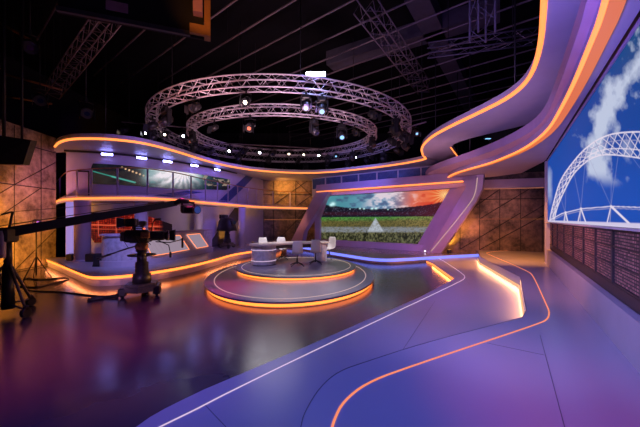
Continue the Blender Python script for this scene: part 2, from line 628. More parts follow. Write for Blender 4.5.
# ------------------------------------------------------------------ mesh brick wall and its dark frame bars
mw = thing('mesh_wall_panel', 'rust and pink wire mesh wall in a dark grid under the arch screen', 'wall panel', (*RW(5.6, .15), .95))
bm_ = MB()
rw_box(bm_, .25, 10.72, .10, .215, 1.10, 1.866)
bo = obj('mesh_face', bm_, M['brick'], mw)
uvl = bo.data.uv_layers.new(name='UVMap')
for lp in bo.data.loops:
    v = bo.data.vertices[lp.vertex_index].co
    uvl.data[lp.index].uv = ((v.x * .533 + v.y * .846), v.z)
for Y in (2.46, 3.32, 4.25, 5.09, 5.91, 6.86, 8.0, 9.1, 10.1):
    b_ = MB(); rw_box(b_, Y - .028, Y + .028, .075, .10, 1.10, 1.866)
    obj('vertical_bar', b_, M['grid'], mw)
for z in (1.11, 1.37, 1.62, 1.85):
    b_ = MB(); rw_box(b_, .25, 10.72, .08, .10, z - .012, z + .012)
    obj('horizontal_bar', b_, M['grid'], mw)
b_ = MB(); rw_box(b_, .25, 10.72, .09, .20, .93, 1.085)
obj('base_rail', b_, M['grid'], mw)

# ------------------------------------------------------------------ arch screen on the right wall
OUT = [(549.5, 222), (551, 213), (553.5, 203), (558.7, 184.5), (563.5, 175), (570.4, 165.5), (582, 151.3), (594, 141.8), (603, 137), (613, 133.6), (626, 132.2), (640, 131.7), (656, 133), (676, 138)]
INN = [(554, 222), (555.4, 213.5), (559.5, 201), (565.8, 188), (570, 179.5), (575.5, 171.2), (586.8, 161), (595, 156.6), (602, 154.8), (612, 154.6), (626, 156), (640, 158), (656, 162), (676, 170)]
OUTs, INNs = resample(smooth(OUT, 2), 46), resample(smooth(INN, 2), 46)


def paint_arch(s, t, px, py):
    sky_top, sky_mid, sky_low = lin(4, 70, 122), lin(4, 66, 150), lin(18, 76, 176)
    k = np.clip((py - 20) / 190, 0, 1)
    c = mixc(np.broadcast_to(sky_top, px.shape + (3,)), sky_mid, sst(0, .5, k))
    c = mixc(c, sky_low, sst(.45, 1, k))
    path = [(656, 30), (641, 60), (624, 86), (608, 112), (597, 140), (600, 168), (606, 186)]
    d = np.full(px.shape, 1e9)
    for a, b in zip(path[:-1], path[1:]):
        dx, dy = b[0] - a[0], b[1] - a[1]
        q = np.clip(((px - a[0]) * dx + (py - a[1]) * dy) / (dx * dx + dy * dy), 0, 1)
        d = np.minimum(d, np.hypot(px - a[0] - q * dx, (py - a[1] - q * dy)))
    n = fbm(px * .11 + 3, py * .07)
    cl = np.clip(1.25 - d / (6 + 15 * n) + (n - .5) * 1.6, 0, 1) * (1 - sst(170, 190, py))
    d2 = np.hypot((px - 549.5) / 4.5, (py - 185) / 24)
    cl = np.maximum(cl, np.clip(.85 - d2 + (n - .5), 0, .6))
    d3 = np.hypot((px - 627) / 16, (py - 150) / 20)
    cl = np.maximum(cl, np.clip(.55 - d3 + (n - .5), 0, .35))
    c = mixc(c, lin(196, 206, 228), cl * .9)
    wh, gr = lin(226, 216, 232), lin(150, 150, 190)
    for i in range(len(OUTs) - 1):
        a0, a1, b0, b1 = OUTs[i], OUTs[i + 1], INNs[i], INNs[i + 1]
        w = .55 + .5 * i / 45
        L = lambda p, q, f: tuple(x + (y - x) * f for x, y in zip(p, q))
        for f, ww, cc in ((0, 1.15, wh), (.32, .45, gr), (.68, .5, wh), (1, 1.0, wh)):
            p, q = L(a0, b0, f), L(a1, b1, f)
            c = mixc(c, cc, seg(px, py, *p, *q, w * ww) * .95)
        if i % 2 == 0 and i + 4 < len(OUTs):
            c = mixc(c, wh, seg(px, py, *a0, *INNs[i + 4], w * .5) * .8)
            c = mixc(c, wh, seg(px, py, *b0, *OUTs[i + 4], w * .5) * .8)
        if i % 4 == 0:
            c = mixc(c, gr, seg(px, py, *a0, *b0, w * .45) * .7)
    roof = [(551, 219.5), (562, 213.5), (581, 208.8), (611, 206.4), (640, 207.4), (676, 211)]
    for a, b in zip(roof[:-1], roof[1:]):
        c = mixc(c, wh, seg(px, py, *a, *b, .55) * .85)
        c = mixc(c, gr, seg(px, py, a[0], a[1] + 1.7, b[0], b[1] + 2.1, .5) * .8)
    for x, y, sp in ((565.5, 212.5, 2.6), (581, 208.6, 5), (611, 206.2, 6)):
        c = mixc(c, wh, seg(px, py, x, y, x - sp * .7, 224, .7) * .9)
        c = mixc(c, gr, seg(px, py, x, y, x - sp * .2, 224, .5) * .8)
        c = mixc(c, wh, seg(px, py, x, y, x + sp * (1.1 if x < 600 else 3.2), 224.5, .8 if x < 600 else 1.7) * .95)
        c = mixc(c, wh, 1 - sst(.8, 1.5, np.hypot(px - x, py - y)))
    for a, b in (((611, 206), (611.5, 156)), ((611, 206), (590, 160)), ((581, 208), (574, 173)), ((581, 208), (585, 163)), ((565, 212), (566, 188)), ((611, 206), (618, 157)), ((565, 212), (561, 199)), ((640, 168), (632, 157))):
        c = mixc(c, gr, seg(px, py, *a, *b, .15) * .42)
    c = mixc(c, lin(206, 198, 226), 1 - sst(.022, .030, t))
    return c


ar = thing('arch_screen', 'huge display of a white lattice arch against blue sky along the wall', 'screen', (*RW(5.6, .1), 1.96))
YS0, YS1 = .6, 10.62


def P_arch(s, t):
    b0, b1, bm = 1.35 / YS1, 1.35 / YS0, 1.35 / 2.6
    b = np.where(s < .06, b1 + (bm - b1) * s / .06, bm + (b0 - bm) * (s - .06) / .94)
    Y = 1.35 / b
    e = .02
    return 1.35 + .63 * Y + .846 * e, Y - .533 * e, 1.90 + (4.04 - 1.90) * t


display('display', P_arch, 400, 240, paint_arch, scr_mat, ar)
b_ = MB(); rw_box(b_, YS0, YS1, .025, .215, 1.897, 4.045)
obj('casing', b_, M['black'], ar)
b_ = MB()
rw_box(b_, YS0, YS1 + .1, .0, .20, 4.046, 4.085)
obj('top_bezel', b_, M['purple'], ar)
b_ = MB()
rw_box(b_, YS1 + .01, YS1 + .1, .0, .20, 1.90, 4.045)
obj('end_bezel', b_, M['white'], ar)

# ------------------------------------------------------------------ stage decks
def deck(name, label, poly, z0, z1, m):
    t = thing(name, label, 'stage deck', (*poly[0], z0))
    obj('deck', MB().prism(poly, z0, z1), m, t)
    return t


mid_poly = mid_edge + [(5.6, 14.2), (7.9, 15.05), (8.1, 15.1), (11.0, 14.4), RW(10.7), RW(.3), (-1.0, .3), (-2.7, .6)]
mid = deck('stage_walkway', 'low blue lit walkway sweeping past the round stage with a thin white light line', mid_poly, 0, Z_MID, M['deck'])
line = smooth([FZ(*p, Z_MID) for p in ((135, 440), (160, 427), (200, 407.6), (220, 396.8), (300, 357.5), (400, 310), (420, 300.7), (458, 282.5), (466, 278), (462, 273), (441.6, 259.7), (431, 255))], 2)
obj('white_light_line', MB().flat(line, .015, Z_MID), M['inlayw'], mid)
rs = [FZ(443, 285, Z_MID), FZ(455, 278, Z_MID), FZ(433, 262.8, Z_MID), (4.88, 13.7)]
obj('riser_light', MB().band(offset(rs[1:], .015), .012, .075, .02), M['orange'], mid)
for a, b in (((435, 301), (400, 354)), ((458, 268), (470, 285)), ((205, 405), (226, 427))):
    obj('panel_seam', MB().flat([FZ(*a, Z_MID), FZ(*b, Z_MID)], .006, Z_MID, h=.002), M['groove'], mid)

up = deck('raised_walkway', 'raised walkway along the arch screen wall with a thin orange light line', upper_poly, Z_MID + .002, Z_UP, M['deck'])
line = smooth([FZ(*p, Z_UP) for p in ((329, 440), (334, 420), (343, 402), (365, 384), (400, 370), (540, 323.5), (548, 319), (549.5, 312), (547, 306), (533.4, 276), (528, 271), (487.5, 254), (486, 252.6), (502.5, 250.6), (541, 251.6))], 2)
obj('orange_light_line', MB().flat(line, .02, Z_UP), M['inlayo'], up)
obj('edge_trim', MB().flat(offset(upper_edge[1:-1], -.006), .008, Z_UP, h=.003), M['groove'], up)
rl = [FZ(527, 309, Z_UP), FZ(520, 277, Z_UP), FZ(480, 257, Z_UP), (7.33, 13.9)]
rl2 = [FZ(500, 323, Z_UP)] + rl
obj('riser_light', MB().band(offset(rl, .02), Z_MID + .005, Z_MID + .05, .025), M['cream'], up)
for a, b in (((540, 335), (566, 432)), ((487, 343), (544, 355))):
    obj('panel_seam', MB().flat([FZ(*a, Z_UP), FZ(*b, Z_UP)], .006, Z_UP, h=.002), M['groove'], up)

back_poly = back_front + [(8.0, 15.42), (6.3, 15.95), (5.2, 18.0), (1.2, 23.5), (-2.6, 23.3)]
bk = deck('screen_stage', 'low stage in front of the football pitch screen edged by a blue light strip', back_poly, 0, Z_BACK, M['round'])
bl = back_front[2:]
obj('blue_light_strip', MB().band(offset(bl, -.02), .10, .225, .03), M['bluled'], bk)

lf = deck('presenter_platform', 'curved platform with orange glowing edge under the balcony', left_front + [(-2.65, 23.2), (-4.3, 23.2)] + [(p[0], p[1] - .03) for p in WB[::-1]], 0.0, Z_LEFT - .06, M['riser'])
obj('nosing', MB().prism(offset(left_front, -.07) + [(-2.65, 23.2), (-4.3, 23.2)] + [(p[0], p[1] - .03) for p in WB[::-1]], Z_LEFT - .06, Z_LEFT), M['deck'], lf)
obj('edge_light', MB().band(offset(left_front, -.02), Z_LEFT - .15, Z_LEFT - .062, .03), M['orange2'], lf)

# ------------------------------------------------------------------ round stage of two tiers
rsx, rsy = -.93, 10.5
rd = thing('round_stage', 'two tier oval presenting stage with orange glowing edges in mid floor', 'stage deck', (rsx, rsy, 0))
E1 = ellipse(rsx, rsy, 2.73, 3.85, 128)
obj('lower_riser', MB().prism(offset(E1, .09, True), 0, .115), M['riser'], rd)
o1 = obj('lower_tier', MB().prism(E1, .115, .16), M['round'], rd)
obj('lower_light', MB().band(offset(E1, .07, True), .03, .112, .03, True), M['orange2'], rd)  # taller than the strip: the riser's lit orange put in as emission
obj('lower_nosing', MB().band(offset(E1, -.006, True), .116, .158, .012, True), M['nose'], rd)
obj('lower_inlay', MB().flat(offset(E1, .26, True), .022, .16, True), M['inlayd'], rd)
ux, uy = -.87, 11.3
E2 = ellipse(ux, uy, 2.2, 2.4, 112)
obj('upper_riser', MB().prism(offset(E2, .08, True), .16, .235), M['riser'], rd)
obj('upper_tier', MB().prism(E2, .235, .275), M['round'], rd)
obj('upper_light', MB().band(offset(E2, .06, True), .175, .232, .03, True), M['orange2'], rd)  # strip height also takes in the lit riser, as emission
obj('upper_nosing', MB().band(offset(E2, -.006, True), .236, .273, .012, True), M['nose'], rd)
obj('upper_inlay', MB().flat(offset(E2, .2, True), .016, .275, True), M['inlayd'], rd)
ZS = .275

# ------------------------------------------------------------------ presenter desk
dk = thing('presenter_desk', 'long curved pale desk with light striped end on the round stage', 'desk', (-1.1, 11.8, ZS))
path = smooth([(-2.12, 11.42), (-1.55, 11.95), (-.8, 12.3), (.0, 12.42)], 3)
hw = [.56 - .16 * i / (len(path) - 1) for i in range(len(path))]
Lp = [(p[0] + (q[0] - p[0]) * h / .5, p[1] + (q[1] - p[1]) * h / .5) for p, q, h in zip(path, offset(path, .5), hw)]
Rp = [(p[0] + (q[0] - p[0]) * h / .5, p[1] + (q[1] - p[1]) * h / .5) for p, q, h in zip(path, offset(path, -.5), hw)]
def cap(a, b, n=9):                         # half circle from a round to b
    c = ((a[0] + b[0]) / 2, (a[1] + b[1]) / 2); r = math.dist(a, b) / 2
    a0 = math.atan2(a[1] - c[1], a[0] - c[0])
    return [(c[0] + r * math.cos(a0 - PI * k / n), c[1] + r * math.sin(a0 - PI * k / n)) for k in range(1, n)]
top = Lp + cap(Lp[-1], Rp[-1]) + Rp[::-1] + cap(Rp[0], Lp[0])
obj('desk_top', MB().prism(top, ZS + .735, ZS + .79), M['desktop'], dk)
drum = ellipse(-2.14, 11.42, .46, .48, 40)
obj('left_pedestal', MB().prism(drum, ZS + .03, ZS + .735), M['deskw'], dk)
obj('pedestal_plinth', MB().prism(ellipse(-2.12, 11.42, .45, .43, 32), ZS, ZS + .03), M['dark'], dk)
for z in (.16, .56):
    obj('pedestal_light', MB().band(ellipse(-2.14, 11.42, .465, .485, 40), ZS + z, ZS + z + .022, .012, True), M['inlayw'], dk)
obj('right_pedestal', MB().prism(ellipse(.02, 12.42, .26, .36, 32), ZS + .0, ZS + .735), M['deskw'], dk)
obj('cable_panel', MB().band(path[4:-3], ZS + .55, ZS + .735, .04), M['dark'], dk)
mg = thing('desk_mug', 'small white mug standing on the presenter desk', 'mug', (-.33, 12.2, ZS + .79))
obj('cup', MB().lathe([(.03, 0), (.04, .01), (.042, .10), (.036, .10), (.033, .02)], 16), M['white'], mg, world=False)
obj('handle', MB().tube([(.04, 0, .085), (.07, 0, .08), (.075, 0, .05), (.04, 0, .025)], .006, 6), M['white'], mg, world=False)

# ------------------------------------------------------------------ chairs
def make_chair():
    t = thing('swivel_chair', 'white shell swivel chair behind the desk nearest the striped end', 'chair', (0, 0, 0), 0, 'white shell chairs round the desk')
    prof = [(.26, .43), (.22, .455), (.10, .45), (-.05, .44), (-.16, .455), (-.215, .52), (-.235, .62), (-.25, .74), (-.262, .88), (-.268, .94)]
    wid = [.165, .185, .195, .20, .20, .195, .19, .185, .175, .135]
    lift = [.0, .012, .03, .04, .05, .05, .03, .02, .012, .0]
    fro, bac = [], []
    n = 11
    for i, ((y, z), w, l) in enumerate(zip(prof, wid, lift)):
        a = prof[min(i + 1, len(prof) - 1)]; b = prof[max(i - 1, 0)]
        ty, tz = a[0] - b[0], a[1] - b[1]
        q = math.hypot(ty, tz)
        ny, nz = tz / q, -ty / q             # towards the sitter
        if nz < 0 and i < 4:
            ny, nz = -ny, -nz
        r1, r2 = [], []
        for k in range(n):
            u = -1 + 2 * k / (n - 1)
            d = l * u * u
            r1.append(Vector((w * u, y + ny * d, z + nz * d)))
            r2.append(Vector((w * u, y + ny * (d - .016), z + nz * (d - .016))))
        fro.append(r1 + r2[::-1])
    obj('shell', MB().loft(fro), M['chair'], t, False)
    obj('column', MB().lathe([(.028, .07), (.028, .28), (.018, .29), (.018, .42), (.10, .425), (.10, .437)], 16), M['chairb'], t, False)
    for k in range(4):
        a = PI / 4 + k * PI / 2
        d = Vector((math.cos(a), math.sin(a), 0))
        lg = obj('leg', MB().tube([d * .01 + Vector((0, 0, .13)), d * .06 + Vector((0, 0, .125)), d * .30 + Vector((0, 0, .035)), d * .32 + Vector((0, 0, .0))], [.022, .02, .013, .013], 8), M['chairb'], t, False)
    return t


ch = make_chair()
gch = 'white shell chairs round the desk'
ch.location = (-2.35, 12.55, ZS); ch.rotation_euler = (0, 0, PI + .35)
dup(ch, (-1.62, 12.75, ZS), PI + .25, 'white shell swivel chair behind the middle of the curved desk', gch)
dup(ch, (-.84, 11.05, ZS), .15, 'pale shell swivel chair with its back to us in front of the desk middle', gch)
dup(ch, (-.17, 11.55, ZS), .05, 'pale shell swivel chair with its back to us by the right desk pedestal', gch)
dup(ch, (.40, 12.95, ZS), 2.6, 'white shell swivel chair alone past the right end of the desk', gch)

# ------------------------------------------------------------------ high canopy ring round the studio
c_px = [(55, 147), (58, 143.5), (64, 141), (75, 139.2), (100, 139.2), (120, 140.6), (140, 143), (160, 147.5), (180, 153), (200, 159.5), (215, 163.5), (232, 167.3), (255, 170.8), (290, 173.2), (324, 173.2), (368, 168.8), (400, 164.5), (420, 160.8)]
ca = smooth([FZ(*p, 5.0) for p in c_px] + [(5.3, 15.0)], 1)
cb_ = smooth([FZ(*p, 5.0) for p in ((423, 155.5), (421, 148), (430, 138), (450, 127), (480, 113), (510, 98), (530, 80), (541, 50), (545, 0))] + [(2.35, 3.1), (1.5, 1.7)], 2)
LED_CAN = ca + cb_
ia = [(-12.1, 13.6), (-10.6, 13.35), (-9.9, 13.45), (-9.0, 13.85), (-7.8, 15.1), (-6.6, 16.6), (-5.7, 18.6), (-4.9, 21.1), (-4.4, 23.6), (-1.0, 24.0), (1.2, 23.9), (3.0, 20.6), (4.8, 18.9), (7.2, 17.0)]
ia = resample(smooth(ia, 2), len(ca))
ib = smooth([(7.2, 16.6), FZ(458, 157, 5.0), FZ(450.5, 147, 5.0), FZ(456, 142.5, 5.0), FZ(475, 137, 5.0), FZ(509, 129, 5.0), FZ(529, 124, 5.0), RW(9.0, -.2), RW(7.4, -.2), RW(6.2, -.2), RW(5.0, -.2), RW(3.6, -.2), RW(2.0, -.2), RW(.9, -.2)], 1)
ib2 = resample(ib, len(cb_))
cn = thing('studio_canopy', 'sweeping lavender canopy with an orange light line above the balcony and stage', 'canopy', (*ca[8], 5.0))
obj('soffit_left', MB().strip(ca, ia, 5.0, 5.22), M['white'], cn).name = 'balcony_soffit'
obj('walkway_soffit', MB().strip(cb_, ib2, 5.0, 5.22), M['white'], cn)
obj('orange_light_line', MB().tube([(x, y, 5.02) for x, y in LED_CAN], .047, 6), M['orange'], cn)
obj('hole_light', MB().tube([(*FZ(450.5, 147.2, 5.0), 5.0), (*FZ(458, 157, 5.0), 5.0)], .03, 6), M['orange'], cn)
def drop(x, y, z0, name, parent, r=.02):
    return obj(name, MB().cyl((x, y, z0), (x, y, 9.6), r, n=6), M['black'], parent)
for x, y in ((-9, 12.6), (-6.5, 15.4), (-3.6, 22), (4.7, 12.2), (5.2, 8.0), (3.6, 4.6)):
    drop(x, y, 5.2, 'hanger', cn)

# lower canopy wave over the raised walkway
c2 = [FZ(*p, 4.55) for p in ((588, -30), (582, 0), (569, 41), (555.6, 82.5), (544, 110.6), (527, 125.6), (500, 140), (478, 149), (460, 155.5), (440, 162), (428, 168), (424.5, 174))] + [(6.2, 17.2)]
c2 = smooth([(1.75, 1.4)] + c2, 2)
c2i = resample([RW(1.0, -.02), RW(3.5, -.02), RW(6.0, -.02), RW(8.5, -.02), RW(10.9, -.02), (9.4, 13.8), (9.0, 15.1), (7.6, 15.5), (6.9, 16.9)], len(c2))
wv = thing('canopy_wave', 'purple lower canopy wave over the raised walkway with bright orange cove light', 'canopy', (*c2[20], 4.3))
obj('slab', MB().strip(c2, c2i, 4.3, 4.56), M['purple'], wv)
c3 = [FZ(*p, 4.1) for p in ((604, 11), (590, 45), (576, 79), (563, 105), (551, 126), (540, 137.5), (523, 149.5), (501, 159), (489, 163.5), (470, 168.8), (454, 173.5), (447.5, 177.5))] + [(6.5, 15.3)]
c3 = smooth([(1.75, 1.6)] + c3, 2)
c3i = resample([RW(1.0, -.03), RW(3.5, -.03), RW(6.0, -.03), RW(8.5, -.03), RW(10.8, -.03), (9.2, 13.7), (8.6, 15.0), (7.6, 15.4), (6.9, 15.6)], len(c3))
obj('lower_slab', MB().strip(c3, c3i, 4.1, 4.3), M['mauve'], wv)
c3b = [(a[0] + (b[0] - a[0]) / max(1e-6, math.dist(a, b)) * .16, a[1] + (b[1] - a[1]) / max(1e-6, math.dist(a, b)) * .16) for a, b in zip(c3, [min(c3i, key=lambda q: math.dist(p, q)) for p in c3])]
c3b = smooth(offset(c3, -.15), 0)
obj('cove_light', MB().tube([(x, y, 4.10) for x, y in c3], .032, 6), M['orange'], wv)
obj('cove_painted_glow', MB().strip(offset(c3, -.02), c3b, 4.07, 4.098), M['coveglow'], wv)  # emission stands for the cove light falling on this face
drop(5.75, 11.5, 4.5, 'hanger', wv); drop(6.6, 14.4, 4.5, 'hanger', wv); drop(5.4, 6.9, 4.5, 'hanger', wv)

# ------------------------------------------------------------------ balcony
b_px = [(50, 206), (57, 202.3), (62, 200.3), (75, 199.4), (100, 198.9), (140, 198.5), (180, 200.8), (200, 202.8), (222, 204.6), (255, 207.3), (300, 208.6), (318, 208.8)]
bo_ = smooth([FZ(*p, 2.8) for p in b_px], 2)
bi_ = resample([(p[0], p[1] - .02) for p in WB] + [(-1.5, 23.35), (1.3, 23.5)], len(bo_))
bc = thing('balcony', 'long curved balcony with an orange light edge and thin metal railing', 'balcony', (*bo_[12], 2.7))
obj('floor_slab', MB().strip(bo_, bi_, 2.72, 2.95), M['white'], bc)
obj('edge_light', MB().band(offset(bo_, -.02), 2.79, 2.865, .05), M['orange'], bc)
obj('lower_lip', MB().band(offset(bo_, -.005), 2.72, 2.785, .06), M['peach'], bc)  # the strip's light on the lip put in as emission
rail_path = offset(bo_, .14)
obj('top_rail', MB().tube([(x, y, 4.04) for x, y in rail_path], .024, 6), M['copper'], bc)
obj('foot_rail', MB().tube([(x, y, 3.04) for x, y in rail_path], .016, 6), M['rail'], bc)
def at_px(path, px, dz=0):
    best = None
    for a, b in zip(path[:-1], path[1:]):
        pa, pb = 320 + F0 * a[0] / a[1], 320 + F0 * b[0] / b[1]
        if (pa - px) * (pb - px) <= 0 and abs(pb - pa) > 1e-6:
            u = (px - pa) / (pb - pa)
            best = (a[0] + (b[0] - a[0]) * u, a[1] + (b[1] - a[1]) * u)
    return best
pp = [60, 77, 91.5, 117.5, 147.5, 173, 191, 205.5, 217.5, 228, 237.5, 247.5, 256, 273, 290]
for px in pp:
    q = at_px(rail_path, px)
    if q:
        obj('post', MB().box(q[0] - .03, q[0] + .03, q[1] - .02, q[1] + .02, 2.95, 4.03), M['rail'], bc)
for a, b in zip(pp[:-1], pp[1:]):
    p, q = at_px(rail_path, a + .8), at_px(rail_path, b - .8)
    if p and q:
        obj('glass_panel', MB().band([p, q], 3.07, 3.97, .012), M['glass'], bc)

# ------------------------------------------------------------------ displays on the balcony wall
SU0, SU1 = u_at(91), u_at(230)


def P_bal(s, t):
    X = np.zeros_like(s); Y = np.zeros_like(s); Z = np.zeros_like(s)
    for j in range(s.shape[1]):
        u = s[0, j]
        p = wall_pt(SU0 + (SU1 - SU0) * u, 3, .075)
        z0 = 3.55 + max(0, u - .62) * .62
        z1 = 4.45
        e = max(0.0, 1 - u / .03)
        z0 += .28 * e * e; z1 -= .25 * e * e
        if u > .96: z0 = z0 + (u - .96) * 3.2
        X[:, j] = p.x; Y[:, j] = p.y; Z[:, j] = z0 + (z1 - z0) * t[:, j]
    return X, Y, Z


def paint_bal(s, t, px, py):
    n = fbm(px * .35, py * .5)
    c = np.broadcast_to(lin(14, 16, 22), px.shape + (3,)).copy()
    c = mixc(c, lin(30, 38, 40), np.clip((n - .45) * 3, 0, 1))
    dots = (np.sin(px * 2.1 + py) * np.sin(py * 3.3 - px * .7) > .72) * (py > 171) * (px < 150)
    c = mixc(c, lin(150, 120, 90), dots * .6)
    c = mixc(c, lin(60, 170, 150), seg(px, py, 92, 171, 118, 178, .5) * .8)
    c = mixc(c, lin(90, 190, 170), seg(px, py, 112, 176.5, 135, 182.5, 1.1) * .7)
    for k in range(10):
        c = mixc(c, lin(255, 205, 150), 1 - sst(.5, 1.3, np.hypot(px - (122 + k * 3.6), py - (167.5 + k * 1.35))))
    teal = sst(138, 152, px)
    c = mixc(c, mixc(np.broadcast_to(lin(84, 150, 150), c.shape), lin(14, 50, 58), sst(176, 187, py + (n - .5) * 8)), teal)
    ang = np.arctan2(py - 171, px - 184)
    ray = .5 + .5 * np.sin(ang * 17 + n * 4)
    g = np.exp(-((px - 175) / 20) ** 2 - ((py - 172) / 11) ** 2)
    c = mixc(c, lin(250, 240, 244), np.clip(g * (.8 + 1.3 * ray) * 1.1, 0, 1))
    c = mixc(c, lin(18, 48, 58), sst(197, 206, px) * .85)
    c = mixc(c, lin(24, 20, 26), sst(205, 214, px) * np.clip(.4 + (n - .3) * 2, 0, 1))
    c = mixc(c, lin(170, 150, 130), ((n > .62) & (px > 203) & (py < 186)) * .7)
    return c


bs = thing('balcony_screen', 'long tapering stadium picture display on the wall behind the balcony railing', 'screen', tuple(wall_pt((SU0 + SU1) / 2, 3.5, .05)))
display('display', P_bal, 300, 60, paint_bal, scr_mat, bs)
cs = MB()
rings = []
for k in range(41):
    u = SU0 + (SU1 - SU0) * k / 40
    f = k / 40
    z0 = 3.55 + max(0, f - .62) * .62 + (.28 if k == 0 else 0)
    z1 = 4.45 - (.25 if k == 0 else 0)
    if f > .96: z0 = z0 + (f - .96) * 3.2
    rings.append([wall_pt(u, z0, .003), wall_pt(u, z0, .07), wall_pt(u, z1, .07), wall_pt(u, z1, .003)])
cs.loft(rings, smooth=False)
obj('casing', cs, M['black'], bs)

# red stadium display below the balcony
RU0, RU1 = u_at(87), u_at(172)


def P_red(s, t):
    X = np.zeros_like(s); Y = np.zeros_like(s); Z = np.zeros_like(s)
    for j in range(s.shape[1]):
        u = s[0, j]
        p = wall_pt(RU0 + (RU1 - RU0) * u, 1.5, .075)
        z0 = .95 + .55 * max(0, .15 - u) / .15
        z1 = 2.28 - .55 * max(0, u - .7) / .3
        X[:, j] = p.x; Y[:, j] = p.y; Z[:, j] = z0 + (z1 - z0) * t[:, j]
    return X, Y, Z


def paint_red(s, t, px, py):
    n = fbm(px * .5, py * .6)
    c = np.broadcast_to(lin(84, 10, 8), px.shape + (3,)).copy()
    g = np.abs(np.sin(px * 1.35)) * np.abs(np.sin(py * 1.5 - px * .12))
    c = mixc(c, lin(206, 50, 26), np.clip(g * 1.3 - .25, 0, 1) * sst(.3, .5, n))
    c = mixc(c, lin(30, 6, 8), sst(.52, .66, n) * .8)
    top = 217 - (px - 120) * .10
    c = mixc(c, lin(20, 6, 14), 1 - sst(top - 3, top, py))
    for yy, w in ((225.5, 1.0), (229.5, .5)):
        c = mixc(c, lin(230, 90, 60), seg(px, py, 80, yy - 1, 175, yy + 1.5, w) * .8)
    c = mixc(c, lin(40, 12, 14), sst(227, 230, py) * .55)
    for x in (98, 116, 131, 153):
        c = mixc(c, lin(220, 90, 70), seg(px, py, x, 217, x + .5, 236, .5) * .7)
    c = mixc(c, lin(22, 10, 18), sst(156, 164, px))
    c = mixc(c, lin(255, 214, 180), 1 - sst(1.0, 2.4, np.hypot(px - 168, (py - 217) * .6)))
    return c


rsn = thing('stadium_seats_screen', 'red lit stadium picture display on the wall below the balcony', 'screen', tuple(wall_pt((RU0 + RU1) / 2, 1.0, .05)))
display('display', P_red, 180, 60, paint_red, scr_mat, rsn)
rings = []
for k in range(31):
    f = k / 30
    u = RU0 + (RU1 - RU0) * f
    z0 = .95 + .55 * max(0, .15 - f) / .15
    z1 = 2.28 - .55 * max(0, f - .7) / .3
    rings.append([wall_pt(u, z0, .003), wall_pt(u, z0, .07), wall_pt(u, z1, .07), wall_pt(u, z1, .003)])
obj('casing', MB().loft(rings, smooth=False), M['black'], rsn)

# bars of blue white light on the black track under the canopy
trk = thing('light_track', 'thin black track along the join of canopy and balcony wall', 'light track', tuple(wall_pt(.4, 4.95, .1)))
tp = [wall_pt(u_at(56) + (u_at(236) - u_at(56)) * k / 40, 4.93, .12) for k in range(41)]
obj('rail', MB().tube(tp, .045, 6), M['black'], trk)
for k, (px, lb) in enumerate(((108, 'blue bar light on the track nearest the canopy tip'), (140.5, 'blue bar light on the track above the teal line of the balcony screen'), (166, 'blue bar light on the track left of the white burst on the balcony screen'), (192.5, 'blue bar light on the track just right of the white burst'), (215, 'faintest blue bar light on the track at its far end'))):
    u = u_at(px)
    a, b = wall_pt(u - .011, 4.86, .2), wall_pt(u + .011, 4.86, .2)
    t = thing('bar_light', lb, 'light', tuple(wall_pt(u, 4.86, .2)), 0, 'blue bar lights on the balcony track')
    d = (b - a).normalized()
    Mx = Matrix.Translation((a + b) / 2) @ Matrix.Rotation(math.atan2(d.y, d.x), 4, 'Z')
    L_ = .42
    obj('housing', MB().cbox((0, .02, .01), (L_ + .06, .10, .11), .02, M=Mx), M['black'], t)
    obj('lamp', MB().box(-L_ / 2, L_ / 2, -.045, -.028, -.05, .04, M=Mx), M['bluspot'], t)

# ------------------------------------------------------------------ doorway on the balcony
dn = MB()
ud = u_at(77.0), u_at(88.0)
Mf = lambda u0, u1, z0, z1, e0, e1, mb: mb.loft([[wall_pt(u0, z0, e0), wall_pt(u0, z0, e1), wall_pt(u0, z1, e1), wall_pt(u0, z1, e0)], [wall_pt(u1, z0, e0), wall_pt(u1, z0, e1), wall_pt(u1, z1, e1), wall_pt(u1, z1, e0)]], smooth=False)
Mf(ud[0], ud[1], 2.96, 4.05, .004, .03, dn)
dr = struct('door_1', dn, M['mauve'])
fr = MB()
Mf(ud[0] - .006, ud[0], 2.96, 4.10, .004, .06, fr); Mf(ud[1], ud[1] + .006, 2.96, 4.10, .004, .06, fr); Mf(ud[0] - .006, ud[1] + .006, 4.05, 4.12, .004, .06, fr)
obj('door_frame', fr, M['void'], dr)

# ------------------------------------------------------------------ columns under the balcony
def column(x, y, r, label, m, sq=False, z0=Z_LEFT):
    t = thing('balcony_column', label, 'column', (x, y, z0), 0, 'columns carrying the balcony')
    if sq:
        obj('shaft', MB().cbox((x, y, (2.72 + z0) / 2), (r * 2, r * 1.6, 2.72 - z0), .05), m, t)
    else:
        obj('shaft', MB().lathe([(r, 0), (r, 2.72 - z0)], 28, c=(x, y, z0)), m, t)
    obj('base_ring', MB().lathe([(r + .03, 0), (r + .03, .05), (r + .005, .06)], 28, c=(x, y, z0)), m, t)
    return t
column(-9.3, 11.75, .27, 'wide mauve column nearest the left wall', M['mauve'])
column(-7.42, 12.45, .25, 'pale blue lit column behind the bar desk and studio camera', M['white'])
column(-6.36, 15.7, .20, 'yellow lit column behind the right end of the bar desk', M['white'])
column(-4.68, 18.0, .21, 'lavender column beside the dark covered camera', M['white'])
lb = thing('glowing_pillar', 'tall glowing lavender panel left of the wide mauve column', 'light panel', (-10.35, 12.45, Z_LEFT))
obj('lit_face', MB().box(-10.52, -10.17, 12.42, 12.44, Z_LEFT + .04, 2.7), M['lavglow'], lb)  # the panel's lavender brightness is weak emission
obj('casing', MB().box(-10.55, -10.14, 12.442, 12.56, Z_LEFT, 2.715), M['mauve'], lb)

